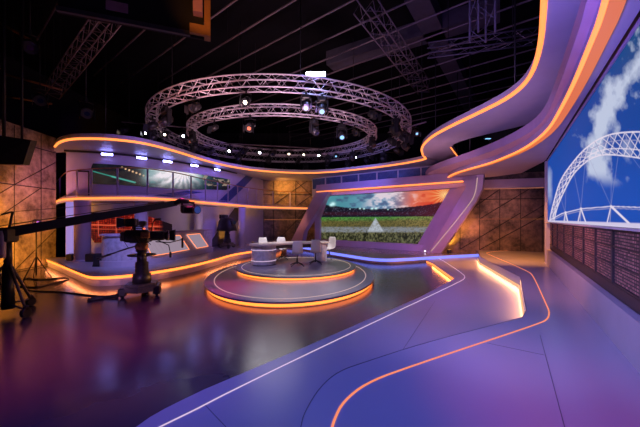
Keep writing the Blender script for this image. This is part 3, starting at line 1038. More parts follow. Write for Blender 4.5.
# ------------------------------------------------------------------ bar desk on the platform
zl = Z_LEFT
bp_ = smooth([(-7.72, 10.75), (-7.55, 10.3), (-7.1, 10.15), (-6.55, 10.28), (-6.12, 10.85), (-5.98, 11.6), (-5.86, 12.6), (-5.72, 13.6), (-5.6, 14.5), (-5.5, 15.3)], 2)
bd = thing('bar_desk', 'curved stone fronted bar desk with two glowing slanted panels under the balcony', 'desk', (-6.4, 11.5, zl))
bin_ = offset(bp_, .55)
body = MB().strip(bp_, resample([(-7.5, 11.0), (-7.2, 10.95), (-6.9, 11.0), (-6.7, 11.3), (-6.55, 12.0), (-6.4, 13.0), (-6.2, 14.0), (-6.05, 15.35)], len(bp_)), zl + .10, zl + 1.06)
obj('body', body, M['deskw'], bd)
pl_ = offset(bp_, -.06)
obj('plinth', MB().strip(pl_, resample([(-7.5, 11.0), (-7.2, 10.95), (-6.9, 11.0), (-6.7, 11.3), (-6.55, 12.0), (-6.4, 13.0), (-6.2, 14.0), (-6.05, 15.35)], len(bp_)), zl, zl + .2), M['white'], bd)
obj('counter_top', MB().strip(offset(bp_, -.07), resample([(-7.6, 11.1), (-7.2, 11.05), (-6.95, 11.1), (-6.75, 11.4), (-6.6, 12.0), (-6.45, 13.0), (-6.25, 14.0), (-6.1, 15.4)], len(bp_)), zl + 1.06, zl + 1.11), M['mauve'], bd)
bfront = offset(bp_, -.03)
def bar_panel(q0, q1):                      # slanted panel between two picture columns at top and foot
    (t0, t1), (f0, f1) = q0, q1
    zt, zb = zl + .96, zl + .30
    corners = []
    for px, z in ((t0, zt), (t1, zt), (f1, zb), (f0, zb)):
        p = at_px(bfront, px); corners.append(Vector((p[0], p[1], z)))
    c = sum(corners, Vector()) / 4
    nrm = (corners[1] - corners[0]).cross(corners[3] - corners[0]).normalized()
    if nrm.y > 0: nrm = -nrm
    rows = []
    for k in range(9):
        f = k / 8
        a = at_px(bfront, t0 + (t1 - t0) * f); b = at_px(bfront, f0 + (f1 - f0) * f)
        rows.append([Vector((a[0], a[1], zt)) + nrm * .035, Vector((b[0], b[1], zb)) + nrm * .035, Vector((b[0], b[1], zb)) - nrm * .02, Vector((a[0], a[1], zt)) - nrm * .02])
    o = obj('panel', MB().loft(rows, smooth=False), M['panel'], bd)
    edge = [r[0] + nrm * .008 for r in rows] + [r[1] + nrm * .008 for r in rows[::-1]]
    obj('panel_light', MB().tube(edge, .012, 5, closed=True), M['orange'], o)
bar_panel((142, 179), (151, 188.5))
bar_panel((186, 199), (196, 207.5))

# ------------------------------------------------------------------ main screen with its leaning frame
NS = Vector((-.62, -.785, 0))                # towards the studio
TS = Vector((.785, -.62, 0))
S0 = Vector((-.1, 20.2, 0))


def on_plane(px, py, e):                     # where a sight line meets the frame's plane, moved e towards the studio
    d = Vector(((px - 320) / F0, 1, (HOR - py) / F0))
    o = Vector((0, 0, H))
    t = ((S0 + NS * e) - o).dot(NS) / d.dot(NS)
    return o + d * t


SC_ = -.55
q = [on_plane(*p, SC_) for p in ((329, 198), (450, 192.3), (444.5, 208), (418, 242.6), (319.7, 239.7), (319.7, 217))]
sl = [((p - S0).dot(TS), p.z) for p in q]
zt_, zb_ = 3.55, .62
s_tl, s_tr, s_mr, s_br, s_bl, s_ml = [p[0] for p in sl]
z_ml = sl[5][1]


def P_main(s, t):
    z = zb_ + (zt_ - zb_) * t
    f = np.clip((z - z_ml) / (zt_ - z_ml), 0, 1)
    L = s_bl + (s_tl - s_bl) * f
    R = s_br + (s_tr - s_br) * np.clip((z - zb_) / (zt_ - zb_), 0, 1)
    k = L + (R - L) * s
    return S0.x + TS.x * k + NS.x * SC_, S0.y + TS.y * k + NS.y * SC_, z


def paint_main(s, t, px, py):
    n = fbm(px * .13, py * .25)
    n2 = fbm(px * 1.1, py * 1.3 + 9)
    x = (px - 320) / 130
    top = mixc(np.broadcast_to(lin(74, 140, 152), px.shape + (3,)), lin(120, 160, 190), sst(.15, .5, x))
    top = mixc(top, lin(226, 120, 86), sst(.5, .75, x))
    top = mixc(top, lin(226, 74, 16), sst(.72, .92, x))
    cl = np.clip((n - .44) * 4.5, 0, 1)
    top = mixc(top, lin(60, 66, 110), cl * (1 - sst(.5, .8, x)) * .75)
    top = mixc(top, lin(236, 214, 220), np.clip((.52 - n) * 6, 0, 1) * sst(.3, .45, x) * (1 - sst(.65, .8, x)) * .8)
    top = mixc(top, lin(205, 40, 20), sst(.5, .7, n + .3 * (py - 198) / 14) * sst(.62, .85, x) * .85)
    ang = np.arctan2(py - 195, px - 444)
    g = np.exp(-np.hypot((px - 445), (py - 195) * 1.3) / 5.5)
    top = mixc(top, lin(255, 226, 150), np.clip(g * (1.0 + .9 * np.sin(ang * 19)), 0, 1))
    c = top
    sky_end = 208.8 - 6.5 * ((x - .42) / .5) ** 2 + (n - .5) * 2.5 + .12 * np.sin(px * 1.7)
    stand = mixc(np.broadcast_to(lin(14, 16, 28), c.shape), lin(46, 18, 30), sst(211, 213, py) * (1 - sst(214.5, 216, py)))
    stand = mixc(stand, lin(84, 22, 24), sst(.6, .9, x) * .6)
    stand = mixc(stand, lin(120, 120, 150), (n2 > .68) * .3)
    c = mixc(c, stand, sst(sky_end - .6, sky_end + .6, py))
    for lx, ly, r in ((333, 204, 4.2), (331, 205, 2.5), (360, 208.5, 1.6), (364, 208.8, 1.6), (372, 208.6, 2.2), (376, 208.4, 2.2), (388, 209.5, 1.2), (395, 209.5, 1.1), (350, 209, 1.0)):
        c = mixc(c, lin(205, 250, 250), np.exp(-(np.hypot(px - lx, (py - ly) * 1.25) / (r * .75)) ** 2 * 2))
    gstart = 217.3 - 1.0 * x
    gr = mixc(np.broadcast_to(lin(78, 140, 62), c.shape), lin(102, 94, 50), sst(218.0 - x, 222.5 - x, py + (n - .5) * 3))
    gr = mixc(gr, lin(160, 140, 80), sst(.45, 1, x) * .65)
    gr = mixc(gr, lin(44, 54, 24), np.clip((n2 - .42) * 4, 0, .75))
    gr = mixc(gr, lin(134, 142, 154), .8 * (sst(226, 228, py) - sst(231.5, 233.5, py)) * np.clip(1.25 - np.abs(n2 - .5) * 1.5, 0, 1) * (1 - .5 * sst(.75, 1, x)) * np.clip(.45 + (fbm(px * .6, py * 1.5) - .35) * 2.6, 0, 1))
    w = np.clip((py - 217.5) / 14.5, 0, 1) * 8.5
    gr = mixc(gr, lin(180, 188, 200), (1 - sst(w - .8, w + .6, np.abs(px - 375.5))) * (py > 217.5) * (1 - sst(231, 233, py)) * np.clip(.55 + (n2 - .4) * 1.8, .3, .95))
    tuft = np.clip((fbm(px * .9, py * .55 + 4) - .4) * 4, 0, 1)
    dark = mixc(np.broadcast_to(lin(26, 30, 14), c.shape), lin(112, 112, 78), tuft * .8)
    gr = mixc(gr, dark, sst(231, 234, py + (n2 - .5) * 4))
    c = mixc(c, gr, sst(gstart - .4, gstart + .4, py))
    return c


msn = thing('pitch_screen', 'wide display of a football pitch under a sunset sky in the leaning frame', 'screen', tuple(S0 + TS * 3.2 + NS * SC_ + Vector((0, 0, zb_))))
display('display', P_main, 360, 160, paint_main, scr_mat, msn)


def on_frame(k, z, e):
    return S0 + TS * k + NS * e + Vector((0, 0, z))


def slabq(mb, pts, e0, e1, m=0):             # slab with the outline pts (k, z) between depths e0 and e1
    a = [on_frame(k, z, e0) for k, z in pts]; b = [on_frame(k, z, e1) for k, z in pts]
    return mb.loft([a, b], smooth=False, m=m)


obj('casing', slabq(MB(), [(s_bl, zb_), (s_br, zb_), (s_tr, zt_), (s_tl, zt_), (s_ml, z_ml)], SC_ - .015, SC_ - .2), M['black'], msn)

mf = thing('leaning_portal', 'huge leaning purple frame around the football pitch screen with orange header light', 'screen frame', tuple(S0 + TS * 3.2 + Vector((0, 0, Z_BACK))))
kz = lambda px, py, e=0.0: (lambda p: ((p - S0).dot(TS), p.z))(on_plane(px, py, e))
# header
hl, hr = kz(316.6, 190.5), kz(470, 180)
obj('header', slabq(MB(), [(hl[0], 3.88), (hr[0] + .25, 3.88), (hr[0] + .35, 4.30), (hl[0] + .12, 4.30)], 0, -.95), M['purple'], mf)
obj('header_underside', slabq(MB(), [(hl[0], zt_ + .02), (hr[0] + .1, zt_ + .02), (hr[0] + .1, 3.80), (hl[0], 3.80)], -.30, -.90), M['mauve'], mf)
obj('header_light', slabq(MB(), [(hl[0] + .0, 3.81), (hr[0] - .35, 3.82), (hr[0] - .35, 3.865), (hl[0] + .03, 3.865)], .03, -.25), M['orange'], mf)
# right leg: deep leaning slab
r_in_t, r_in_b = kz(466, 192), kz(428, 251.5)
r_out_t, r_out_b = kz(477, 197), kz(441, 252)
leg_r = [(r_in_b[0], Z_BACK), (r_out_b[0], Z_BACK), (r_out_t[0] + .0, r_out_t[1] - .15), (r_out_t[0] + .22, 3.4), (r_out_t[0] + .30, 4.3), (r_in_t[0] - .3, 4.3), (r_in_t[0] + .0, zt_)]
obj('right_leg', slabq(MB(), leg_r, .0, -.3), M['purple'], mf)
lpts = [kz(431, 251.3), kz(470, 204), kz(475.6, 193), kz(477.3, 178)]
lp3 = [on_frame(k, z, .015) for k, z in smooth(lpts, 2)]
obj('right_leg_light', MB().tube(lp3, .022, 6), M['inlayd'], mf)
# inner jamb between leg and screen
rv = []
for f in (0, .25, .5, .75, 1):
    z = Z_BACK + (zt_ + .05 - Z_BACK) * f
    g = (z - zb_) / (zt_ - zb_)
    ka = s_br + (s_tr - s_br) * g; kb = r_in_b[0] + (r_in_t[0] - r_in_b[0]) * (z - r_in_b[1]) / (r_in_t[1] - r_in_b[1])
    rv.append([on_frame(ka - .01, z, SC_ + .02), on_frame(kb + .03, z, .0), on_frame(kb + .03, z, -.08), on_frame(ka + .06, z, SC_ - .05)])
obj('right_reveal', MB().loft(rv, smooth=False), M['mauve'], mf)
obj('reveal_lamp', MB().cbox(tuple(on_frame(r_in_b[0] - .12, Z_BACK + .08, .12)), (.07, .07, .07), .015), M['whitedot'], mf)
# left leg
l_out_t, l_out_b = kz(316, 192), kz(290, 243.5)
l_in_t, l_in_b = kz(325, 198), kz(301.5, 240)
leg_l = [(l_out_b[0], Z_BACK), (l_in_b[0] + .05, Z_BACK), (l_in_b[0] + .25, 1.1), (l_in_t[0] + .25, zt_ + .15), (l_in_t[0] + .6, 4.3), (l_out_t[0] + .05, 4.3), (l_out_t[0] - .1, 3.7)]
obj('left_leg', slabq(MB(), leg_l, .0, -.4), M['purple'], mf)
ib1, ib2_ = kz(316, 243, -.5), kz(320.3, 243, -.5)
obj('left_jamb', slabq(MB(), [(ib1[0], Z_BACK), (ib2_[0] + .05, Z_BACK), (ib2_[0] + .05, 2.05), (s_tl + .05, zt_ + .05), (s_tl - .5, zt_ + .05), (ib1[0], 2.0)], -.35, -.60), M['mauve'], mf)
# sill and foot
obj('sill', slabq(MB(), [(s_bl - .15, Z_BACK), (r_in_b[0] + .1, Z_BACK), (r_in_b[0] + .1, zb_ + .0), (s_bl - .15, zb_ - .02)], -.30, -.62), M['mauve'], mf)

# ------------------------------------------------------------------ clerestory wall with blue panes above the frame
we = -1.25
cw = MB(); slabq(cw, [(-1.6, 3.6), (8.0, 3.6), (8.0, 5.0), (-1.6, 5.0)], we, we - .15)
struct('wall_clerestory', cw, [M['white']])
edges = [312, 325.6, 341.6, 358.6, 377, 398, 421, 446]
for i, (a, b) in enumerate(zip(edges[:-1], edges[1:])):
    k0, k1 = kz(a + .8, 175, we)[0], kz(b - .8, 175, we)[0]
    w = MB(); slabq(w, [(k0, 4.2), (k1, 4.2), (k1, 4.92), (k0, 4.92)], we + .03, we + .005)
    wo = struct('window_%d' % (i + 1), w, M['blueglass'])
    fr = MB()
    slabq(fr, [(k0, 4.55), (k1, 4.55), (k1, 4.57), (k0, 4.57)], we + .04, we + .03)
    obj('glazing_bar', fr, M['stripe'], wo)
    fr = MB()
    slabq(fr, [(k0 + (k1 - k0) * .2, 4.2), (k0 + (k1 - k0) * .2 + .02, 4.2), (k0 + (k1 - k0) * .75 + .02, 4.92), (k0 + (k1 - k0) * .75, 4.92)], we + .04, we + .03)
    obj('glazing_bar', fr, M['stripe'], wo)

# ------------------------------------------------------------------ studio cameras on pedestals
def camera_parts(t, full=True):
    O = lambda n, mb, m, p=None: obj(n, mb, m, p or t, False)
    # skirt with three feet
    a6 = [(.46 * math.cos(PI / 6 + k * PI / 3), .46 * math.sin(PI / 6 + k * PI / 3)) for k in range(6)]
    O('base', MB().prism([(x, y) for x, y in a6], .12, .24).prism([(x * .8, y * .8) for x, y in a6], .24, .30), M['gearhi'])
    for k in range(3):
        a = PI / 2 + k * 2 * PI / 3
        w = MB(); w.cbox((.42 * math.cos(a), .42 * math.sin(a), .13), (.17, .17, .20), .03)
        w.tube([(.42 * math.cos(a) - .03, .42 * math.sin(a), .075), (.42 * math.cos(a) + .03, .42 * math.sin(a), .075)], .075, 14)
        O('wheel', w, M['gear'])
    O('column', MB().lathe([(.21, .28), (.20, .52), (.15, .54), (.145, .80), (.11, .82), (.105, 1.06), (.14, 1.08), (.14, 1.10)], 20), M['gear'])
    O('steering_ring', MB().tube([(.30 * math.cos(2 * PI * k / 28), .30 * math.sin(2 * PI * k / 28), .98) for k in range(28)], .018, 8, closed=True).tube([(-.3, 0, .98), (.3, 0, .98)], .012, 6).tube([(0, -.3, .98), (0, .3, .98)], .012, 6), M['gear'])
    hd = MB(); hd.cbox((0, 0, 1.19), (.26, .22, .17), .03); hd.lathe([(.07, 1.08), (.12, 1.12)], 16); hd.tube([(0, -.13, 1.2), (0, .13, 1.2)], .09, 16)
    O('pan_head', hd, M['copper'] if full else M['gear'])
    bd_ = MB(); bd_.cbox((-.10, 0, 1.45), (.52, .24, .30), .03); bd_.cbox((-.05, 0, 1.30), (.40, .16, .05), .01)
    bd_.cbox((-.08, 0, 1.635), (.22, .05, .03), .01); bd_.tube([(-.22, 0, 1.6), (-.2, 0, 1.68), (.02, 0, 1.68), (.06, 0, 1.6)], .016, 6)
    O('camera_body', bd_, M['gear'])
    ln = MB(); ln.cbox((.34, 0, 1.45), (.38, .22, .23), .04); ln.tube([(.53, 0, 1.45), (.60, 0, 1.45)], [.12, .13], 18)
    l = O('lens', ln, M['gear']); O('front_glass', MB().tube([(.596, 0, 1.45), (.604, 0, 1.45)], .10, 18), M['lens'], l)
    vf = MB(); vf.cbox((-.22, .0, 1.78), (.26, .30, .20), .03); vf.cyl((-.16, 0, 1.60), (-.16, 0, 1.70), .03)
    v = O('viewfinder', vf, M['gear']); O('hood', MB().loft([[Vector((-.35, sx * .13, 1.78 + sz * .09)) for sx, sz in ((-1, -1), (1, -1), (1, 1), (-1, 1))], [Vector((-.50, sx * .17, 1.78 + sz * .12)) for sx, sz in ((-1, -1), (1, -1), (1, 1), (-1, 1))]], caps=False, smooth=False), M['black'], v)
    if full:
        for s in (-1, 1):
            pb = MB(); pb.tube([(-.08, s * .13, 1.22), (-.40, s * .22, 1.12), (-.78, s * .26, .98)], .016, 8); pb.tube([(-.72, s * .255, 1.0), (-.86, s * .27, .95)], .026, 8)
            O('pan_bar', pb, M['gear'])
        pr = MB(); pr.loft([[Vector((.62, y, z)) for y, z in ((-.10, 1.34), (.10, 1.34), (.10, 1.56), (-.10, 1.56))], [Vector((.74, y, z)) for y, z in ((-.15, 1.32), (.15, 1.32), (.15, 1.60), (-.15, 1.60))]], caps=False, smooth=False)
        pr.tube([(.3, 0, 1.3), (.62, 0, 1.27), (.9, -.04, 1.34)], .014, 6); pr.cbox((.92, -.04, 1.26), (.05, .06, .26), .01)
        O('prompter_hood', pr, M['gear'])
        sb = MB(); sb.tube([(-.05, .13, 1.5), (.0, .28, 1.5), (.1, .32, 1.42)], .014, 6); sb.cbox((.12, .34, 1.36), (.10, .08, .16), .02); sb.tube([(.3, -.12, 1.38), (.62, -.2, 1.22), (.66, -.2, 1.02)], .012, 6); sb.cbox((.66, -.2, .98), (.05, .05, .14), .01)
        O('control_arm', sb, M['gear'])
        cl = MB()
        rr = random.Random(5)
        for k in range(7):
            a = rr.uniform(-.3, .2)
            cl.tube([(a, -.14, 1.6 - rr.random() * .2), (a - .1, -.2 - rr.random() * .08, 1.45), (a + .05, -.16, 1.25 - rr.random() * .1)], .008, 5)
        O('looped_wires', cl, M['cable'])
        O('top_monitor', MB().cbox((.02, 0, 1.76), (.16, .13, .13), .02).cyl((.02, 0, 1.60), (.02, 0, 1.71), .02), M['gearhi'])
        O('microphone', MB().tube([(.2, 0, 1.56), (.24, .05, 1.80), (.30, .02, 1.86), (.42, .0, 1.86)], [.012, .012, .025, .03], 8), M['gear'])
        O('battery', MB().cbox((-.39, .0, 1.44), (.12, .18, .22), .02), M['gearhi'])
        O('side_box', MB().cbox((.10, -.15, 1.48), (.20, .09, .16), .02), M['copper'])
        O('tally_light', MB().cbox((.05, 0, 1.63), (.05, .06, .04), .01), M['redlens'])


pc = thing('studio_camera', 'broadcast camera with viewfinder on a wheeled pedestal before the bar desk', 'camera', (-4.72, 7.95, 0), .35)
camera_parts(pc, True)
pc.scale = (1.07,) * 3
pc2 = thing('studio_camera', 'dark camera on a pedestal standing at the back between two columns', 'camera', (-5.25, 17.0, Z_LEFT), -.6)
camera_parts(pc2, False)
# cloth draped on the far one
cv = MB(); cv.loft([[Vector((x * s - .05, y * s, z)) for x, y in ((-.42, -.24), (0, -.28), (.42, -.24), (.48, 0), (.42, .24), (0, .28), (-.42, .24), (-.5, 0))] for s, z in ((1.25, .98), (1.1, 1.2), (1.0, 1.5), (.75, 1.68), (.3, 1.72))])
obj('rain_cover', cv, M['black'], pc2, False)

# ------------------------------------------------------------------ jib crane reaching in from the left
jb = thing('jib_crane', 'long black camera crane reaching across the left with its dark tripod base', 'camera crane', (-6.55, 6.3, 0))
jx, jy = -6.55, 6.3
piv = Vector((jx, jy, 1.72))
tip = AY(177, 203, 8.6)
d = (tip - piv)
tail = piv - d * .55
sideV = Vector((-d.y, d.x, 0)).normalized()
def beam(a, b, w0, w1):
    mb = MB()
    rings = []
    for p, w in ((a, w0), (b, w1)):
        rings.append([p + sideV * w * .45 + Vector((0, 0, w)), p - sideV * w * .45 + Vector((0, 0, w)), p - sideV * w * .45 - Vector((0, 0, w)), p + sideV * w * .45 - Vector((0, 0, w))])
    return mb.loft(rings, smooth=False)
obj('boom', beam(tail, tip, .125, .08), M['black'], jb)
obj('boom_rail', MB().tube([piv - d * .5 + Vector((0, 0, .19)), piv + d * .9 + Vector((0, 0, .10))], .012, 6), M['gearhi'], jb)
mast = piv + Vector((0, 0, .42)) + d * .02
obj('rigging_mast', MB().tube([piv + sideV * .05, mast], .022, 8).tube([mast, mast - d * .05 + Vector((0, 0, -.03))], .018, 8), M['black'], jb)
for s in (-1, 1):
    obj('tension_wire', MB().tube([mast, piv + d * .55 + Vector((0, 0, .26)) + sideV * .05 * s, tip + Vector((0, 0, .07)) + sideV * .04 * s], .006, 5), M['gearhi'], jb)
obj('pivot_post', MB().cyl((jx, jy, .95), (jx, jy, 1.62), .07, .06).cbox((jx, jy, 1.66), (.22, .30, .30), .03), M['gear'], jb)
obj('pivot_cover', MB().loft([[Vector((jx + x * s, jy + y * s - .14, z)) for x, y in ((-.07, -.03), (.0, -.05), (.07, -.03), (.07, .03), (0, .04), (-.07, .03))] for s, z in ((1.0, 1.2), (1.1, 1.4), (1.0, 1.65), (.6, 1.76))]), M['mauve'], jb)
obj('lower_post', MB().cyl((jx, jy, .12), (jx, jy, 1.0), .11, .09), M['black'], jb)
for k in range(3):
    a = -.35 + k * 2 * PI / 3
    e = Vector((jx + .62 * math.cos(a), jy + .62 * math.sin(a), .16))
    lg = obj('tripod_leg', MB().tube([(jx, jy, 1.12), e], .028, 8).tube([(jx, jy, .22), e], .02, 8), M['gearhi'], jb)
    obj('wheel', MB().tube([e + Vector((-.035, 0, -.06)), e + Vector((.035, 0, -.06))], .10, 16).cbox((e.x, e.y, e.z + .03), (.07, .10, .12), .02), M['black'], lg)
obj('counterweight', MB().cbox(tuple(tail), (.34, .5, .42), .04), M['black'], jb)
hx = tip + Vector((.06, .02, 0))
gm = MB()
gm.tube([tip - d * .02, tip + Vector((.12, 0, .07)), tip + Vector((.34, 0, .03))], [.07, .08, .05], 10)
gm.tube([tip + Vector((.15, 0, .05)), tip + Vector((.14, 0, -.18))], .035, 8)
gm.tube([tip + Vector((.50, 0, -.02)), tip + Vector((.50, 0, -.26))], .03, 8); gm.tube([tip + Vector((.3, 0, .03)), tip + Vector((.50, 0, 0))], .03, 8)
obj('remote_head', gm, M['gear'], jb)
cb2 = MB(); cb2.cbox(tuple(tip + Vector((.32, 0, -.20))), (.36, .20, .20), .03); cb2.cbox(tuple(tip + Vector((.20, 0, -.16))), (.12, .24, .22), .03)
cbo = obj('crane_camera', cb2, M['gear'], jb)
lp_ = tip + Vector((.52, -.02, -.2))
obj('lens', MB().tube([lp_, lp_ + Vector((.10, -.06, 0))], [.09, .12], 16), M['gear'], cbo)
obj('blue_lens_glass', MB().tube([lp_ + Vector((.099, -.0594, 0)), lp_ + Vector((.108, -.065, 0))], .10, 16), M['lensb'], cbo)

# lighting stand behind the crane
st = thing('light_stand', 'thin black tripod stand between the crane and the wide column', 'stand', (-9.55, 10.1, 0))
mb = MB().cyl((-9.55, 10.1, .1), (-9.55, 10.1, 1.75), .022)
obj('pole', mb, M['black'], st)
for k in range(3):
    a = .4 + k * 2 * PI / 3
    obj('leg', MB().tube([(-9.55, 10.1, .75), (-9.55 + .4 * math.cos(a), 10.1 + .4 * math.sin(a), .01)], .016, 6), M['black'], st)
obj('lamp_head', MB().cbox((-9.55, 10.1, 1.86), (.22, .16, .26), .04), M['gear'], st)

# cables on the floor
def cable(label, px, z=.016, r=.016, cat='cable'):
    pts = []
    for p in px:
        x, y = FZ(p[0], p[1], .02)
        pts.append((x, y, (p[2] if len(p) > 2 else z)))
    o = obj('floor_cable', MB().tube(smooth(pts, 2), r, 7), M['cable'])
    return tag(o, label, cat)
cable('black cable running from the camera pedestal to the crane foot', [(128, 284), (125, 289), (118, 294.5), (104, 296.5), (86, 294.5), (60, 291.5), (36, 291), (24, 289), (20, 281), (30, 277)])
cable('short thick black cable lying on the floor below the platform corner', [(118, 297.5), (104, 297.2), (94, 298.5), (86, 300.5), (97, 299.5), (103, 298.4)], .03, .03)
cable('black cable curling on the floor behind the crane wheels', [(20, 286), (36, 288), (52, 283), (70, 279.5), (66, 277), (40, 280), (24, 278)], .02, .02)
cs_ = thing('cable_case', 'low black flight case on the floor behind the crane', 'case', (-10.35, 9.2, 0))
obj('body', MB().cbox((-10.35, 9.2, .14), (1.1, .45, .26), .02), M['gear'], cs_)
obj('lid', MB().cbox((-10.35, 9.2, .30), (1.12, .47, .06), .02), M['gearhi'], cs_)

# things lying on the platform
wx, wy = FZ(101, 266, zl)
wm = thing('floor_monitor', 'black wedge floor monitor on the platform before the bar desk', 'monitor', (wx, wy, zl))
w_ = MB().loft([[Vector((wx - .19, wy + y, zl + z)) for y, z in ((-.16, 0), (.20, 0), (.20, .30), (.08, .44), (-.02, .44))], [Vector((wx + .19, wy + y, zl + z)) for y, z in ((-.16, 0), (.20, 0), (.20, .30), (.08, .44), (-.02, .44))]], smooth=False)
obj('cabinet', w_, M['black'], wm)
g_ = MB().loft([[Vector((wx + sx * .16, wy - .155 + f * .125 - .012, zl + .05 + f * .36)) for sx in (-1, 1)] + [Vector((wx + sx * .16, wy - .155 + f * .125 + .012, zl + .05 + f * .36)) for sx in (1, -1)] for f in (0, 1)], smooth=False)
obj('front_grille', g_, M['gear'], wm)
for px, py, w, h, lb_ in ((71, 260.5, .24, .26, 'small black box on the platform before the glowing panel'), (91.5, 261.5, .34, .30, 'small black box on the platform right of the wide mauve column')):
    x, y = FZ(px, py, zl)
    t = thing('equipment_box', lb_, 'box', (x, y, zl))
    obj('body', MB().cbox((x, y, zl + h / 2), (w, .24, h), .02), M['black'], t)
    obj('handle', MB().tube([(x - .06, y, zl + h), (x - .05, y, zl + h + .03), (x + .05, y, zl + h + .03), (x + .06, y, zl + h)], .008, 6), M['gear'], t)

# uplighters at the feet of the walls
up_lights = []
def uplight(x, y, z, label, aim=(0, 1)):
    t = thing('floor_uplighter', label, 'light', (x, y, z), 0, 'amber floor uplighters')
    obj('housing', MB().lathe([(.10, 0), (.12, .02), (.11, .16), (.08, .19), (.08, .17)], 18, c=(x, y, z)), M['black'], t)
    obj('lens', MB().lathe([(.074, .165), (.074, .185)], 18, c=(x, y, z)), M['uplens'], t)
    up_lights.append((x, y, z + .22, aim))
uplight(-5.75, 17.6, zl, 'amber uplighter behind the dark covered camera')
uplight(-4.25, 19.0, zl, 'amber uplighter past the lavender column')
uplight(6.62, 15.35, Z_BACK, 'amber uplighter at the foot of the right frame leg by the dark tiles')

# ------------------------------------------------------------------ ring trusses
def ring_point(cx, cy, cz, R, a, dz, tilt):
    y = R * math.sin(a)
    return Vector((cx + R * math.cos(a), cy + y * math.cos(tilt), cz + dz + y * math.sin(tilt)))


def ring_truss(label, cx, cy, cz, R, w, tilt, nb, chains):
    t = thing('ring_truss', label, 'truss', (cx, cy, cz))
    ch4 = [(-w / 2, -w / 2), (w / 2, -w / 2), (w / 2, w / 2), (-w / 2, w / 2)]
    N = 96
    for dr, dz in ch4:
        obj('chord', MB().tube([ring_point(cx, cy, cz, R + dr, 2 * PI * k / N, dz, tilt) for k in range(N)], .026, 6, closed=True), M['alu'], t)
    for (a_, b_) in ((0, 1), (1, 2), (2, 3), (3, 0)):
        pts = []
        for k in range(nb):
            dr, dz = ch4[a_] if k % 2 == 0 else ch4[b_]
            pts.append(ring_point(cx, cy, cz, R + dr, 2 * PI * k / nb, dz, tilt))
        obj('bracing', MB().tube(pts, .013, 4, closed=True), M['alu'], t)
    for k in range(chains):
        p = ring_point(cx, cy, cz, R, 2 * PI * (k + .25) / chains, w / 2, tilt)
        obj('chain', MB().cyl(p, (p.x, p.y, 9.6), .012, n=6), M['black'], t)
    return t


BR = (-1.85, 15.9, 6.4, 6.2, .40, 0.0)
IR = (-1.85, 15.9, 6.32, 4.6, .34, .045)
ring_truss('big outer circular lighting truss with a bright blue flood on its near side', *BR, 128, 8)
ring_truss('smaller inner circular lighting truss hanging inside the big one', *IR, 112, 6)

# ------------------------------------------------------------------ lamps hung from the trusses
def moving_head(name, label, lens, group):
    t = thing(name, label, 'light', (0, 0, 0), 0, group)
    O = lambda n, mb, m, p=None: obj(n, mb, m, p or t, False)
    O('clamp', MB().cbox((0, 0, -.06), (.09, .09, .12), .02).cbox((0, 0, -.20), (.32, .26, .17), .03), M['black'])
    y = MB()
    for s in (-1, 1):
        y.cbox((s * .20, 0, -.45), (.06, .16, .42), .02)
    y.cbox((0, 0, -.30), (.44, .16, .06), .02)
    O('yoke', y, M['black'])
    h = O('head', MB().tube([(0, .16, -.36), (0, .10, -.42), (0, -.02, -.54), (0, -.16, -.68)], [.10, .155, .165, .13], 16), M['gear'])
    O('lens', MB().tube([(0, -.158, -.678), (0, -.166, -.686)], .085, 16), lens, h)
    return t


def par_can(name, label, lens, group):
    t = thing(name, label, 'light', (0, 0, 0), 0, group)
    O = lambda n, mb, m, p=None: obj(n, mb, m, p or t, False)
    O('clamp', MB().cbox((0, 0, -.05), (.06, .06, .12), .01), M['black'])
    O('bracket', MB().tube([(-.15, 0, -.34), (-.16, 0, -.12), (0, 0, -.10), (.16, 0, -.12), (.15, 0, -.34)], .016, 6), M['gear'])
    h = O('can', MB().tube([(0, .16, -.24), (0, .12, -.27), (0, -.15, -.45)], [.06, .12, .135], 16), M['gear'])
    d_ = Vector((0, -.83, -.55))
    for s in ((.15, 0), (-.15, 0)):
        O('barn_door', MB().box(s[0] - .008 * (1 if s[0] > 0 else -1), s[0], -.30, -.14, -.60, -.36), M['black'], h)
    O('lens', MB().tube([Vector((0, -.146, -.447)), Vector((0, -.152, -.451))], .06, 16), lens, h)
    return t


protos = {}
LW_ = {'off': M['lens'], 'hot': M['hot'], 'warm': M['warmlens'], 'red': M['redlens'], 'cyan': M['cyan']}
def lamp(kind, lens, loc, rz, label, group, sc=1.0):
    key = (kind, lens)
    if key not in protos:
        p = (moving_head if kind == 'moving_head_light' else par_can)(kind, label, LW_[lens], group)
        protos[key] = p
        p.location = loc; p.rotation_euler = (0, 0, rz); p.scale = (sc,) * 3
        return p
    return dup(protos[key], loc, rz, label, group, sc)


g1, g2, g3 = 'dark lamps under the big ring', 'dark lamps under the inner ring', 'lamps hung from the rear lighting bar'
# lamps that show lit; flood light on the pair under it is lens emission
taken = []
def on_ring(px, T, near=True):
    best = None
    for k in range(720):
        a = 2 * PI * k / 720
        p = ring_point(*T[:4], a, -T[4] / 2 - .03, T[5])
        if (p.y < T[1]) == near:
            e = abs(320 + F0 * p.x / p.y - px)
            if best is None or e < best[0]:
                best = (e, p, a)
    return best[1], best[2]
for px, T, kind, lens, sc, lb_ in ((305.5, BR, 'moving_head_light', 'cyan', .85, 'blue white lit moving lamp just under the bright flood to its left'), (322, BR, 'moving_head_light', 'cyan', .95, 'blue white lit moving lamp just under the bright flood to its right'),
                                   (250, IR, 'par_can', 'red', 1.2, 'glowing red orange lamp hanging under the inner ring'), (246, BR, 'par_can', 'warm', 1.0, 'warm lit can lamp on the near side of the big ring left of the flood'),
                                   (342, IR, 'moving_head_light', 'cyan', 1.0, 'faint blue lit moving lamp under the inner ring right of middle')):
    p, a = on_ring(px, T)
    taken.append(p)
    lamp(kind, lens, p + Vector((0, 0, 0)), .0, lb_, 'lit lamps on the ring trusses', sc)

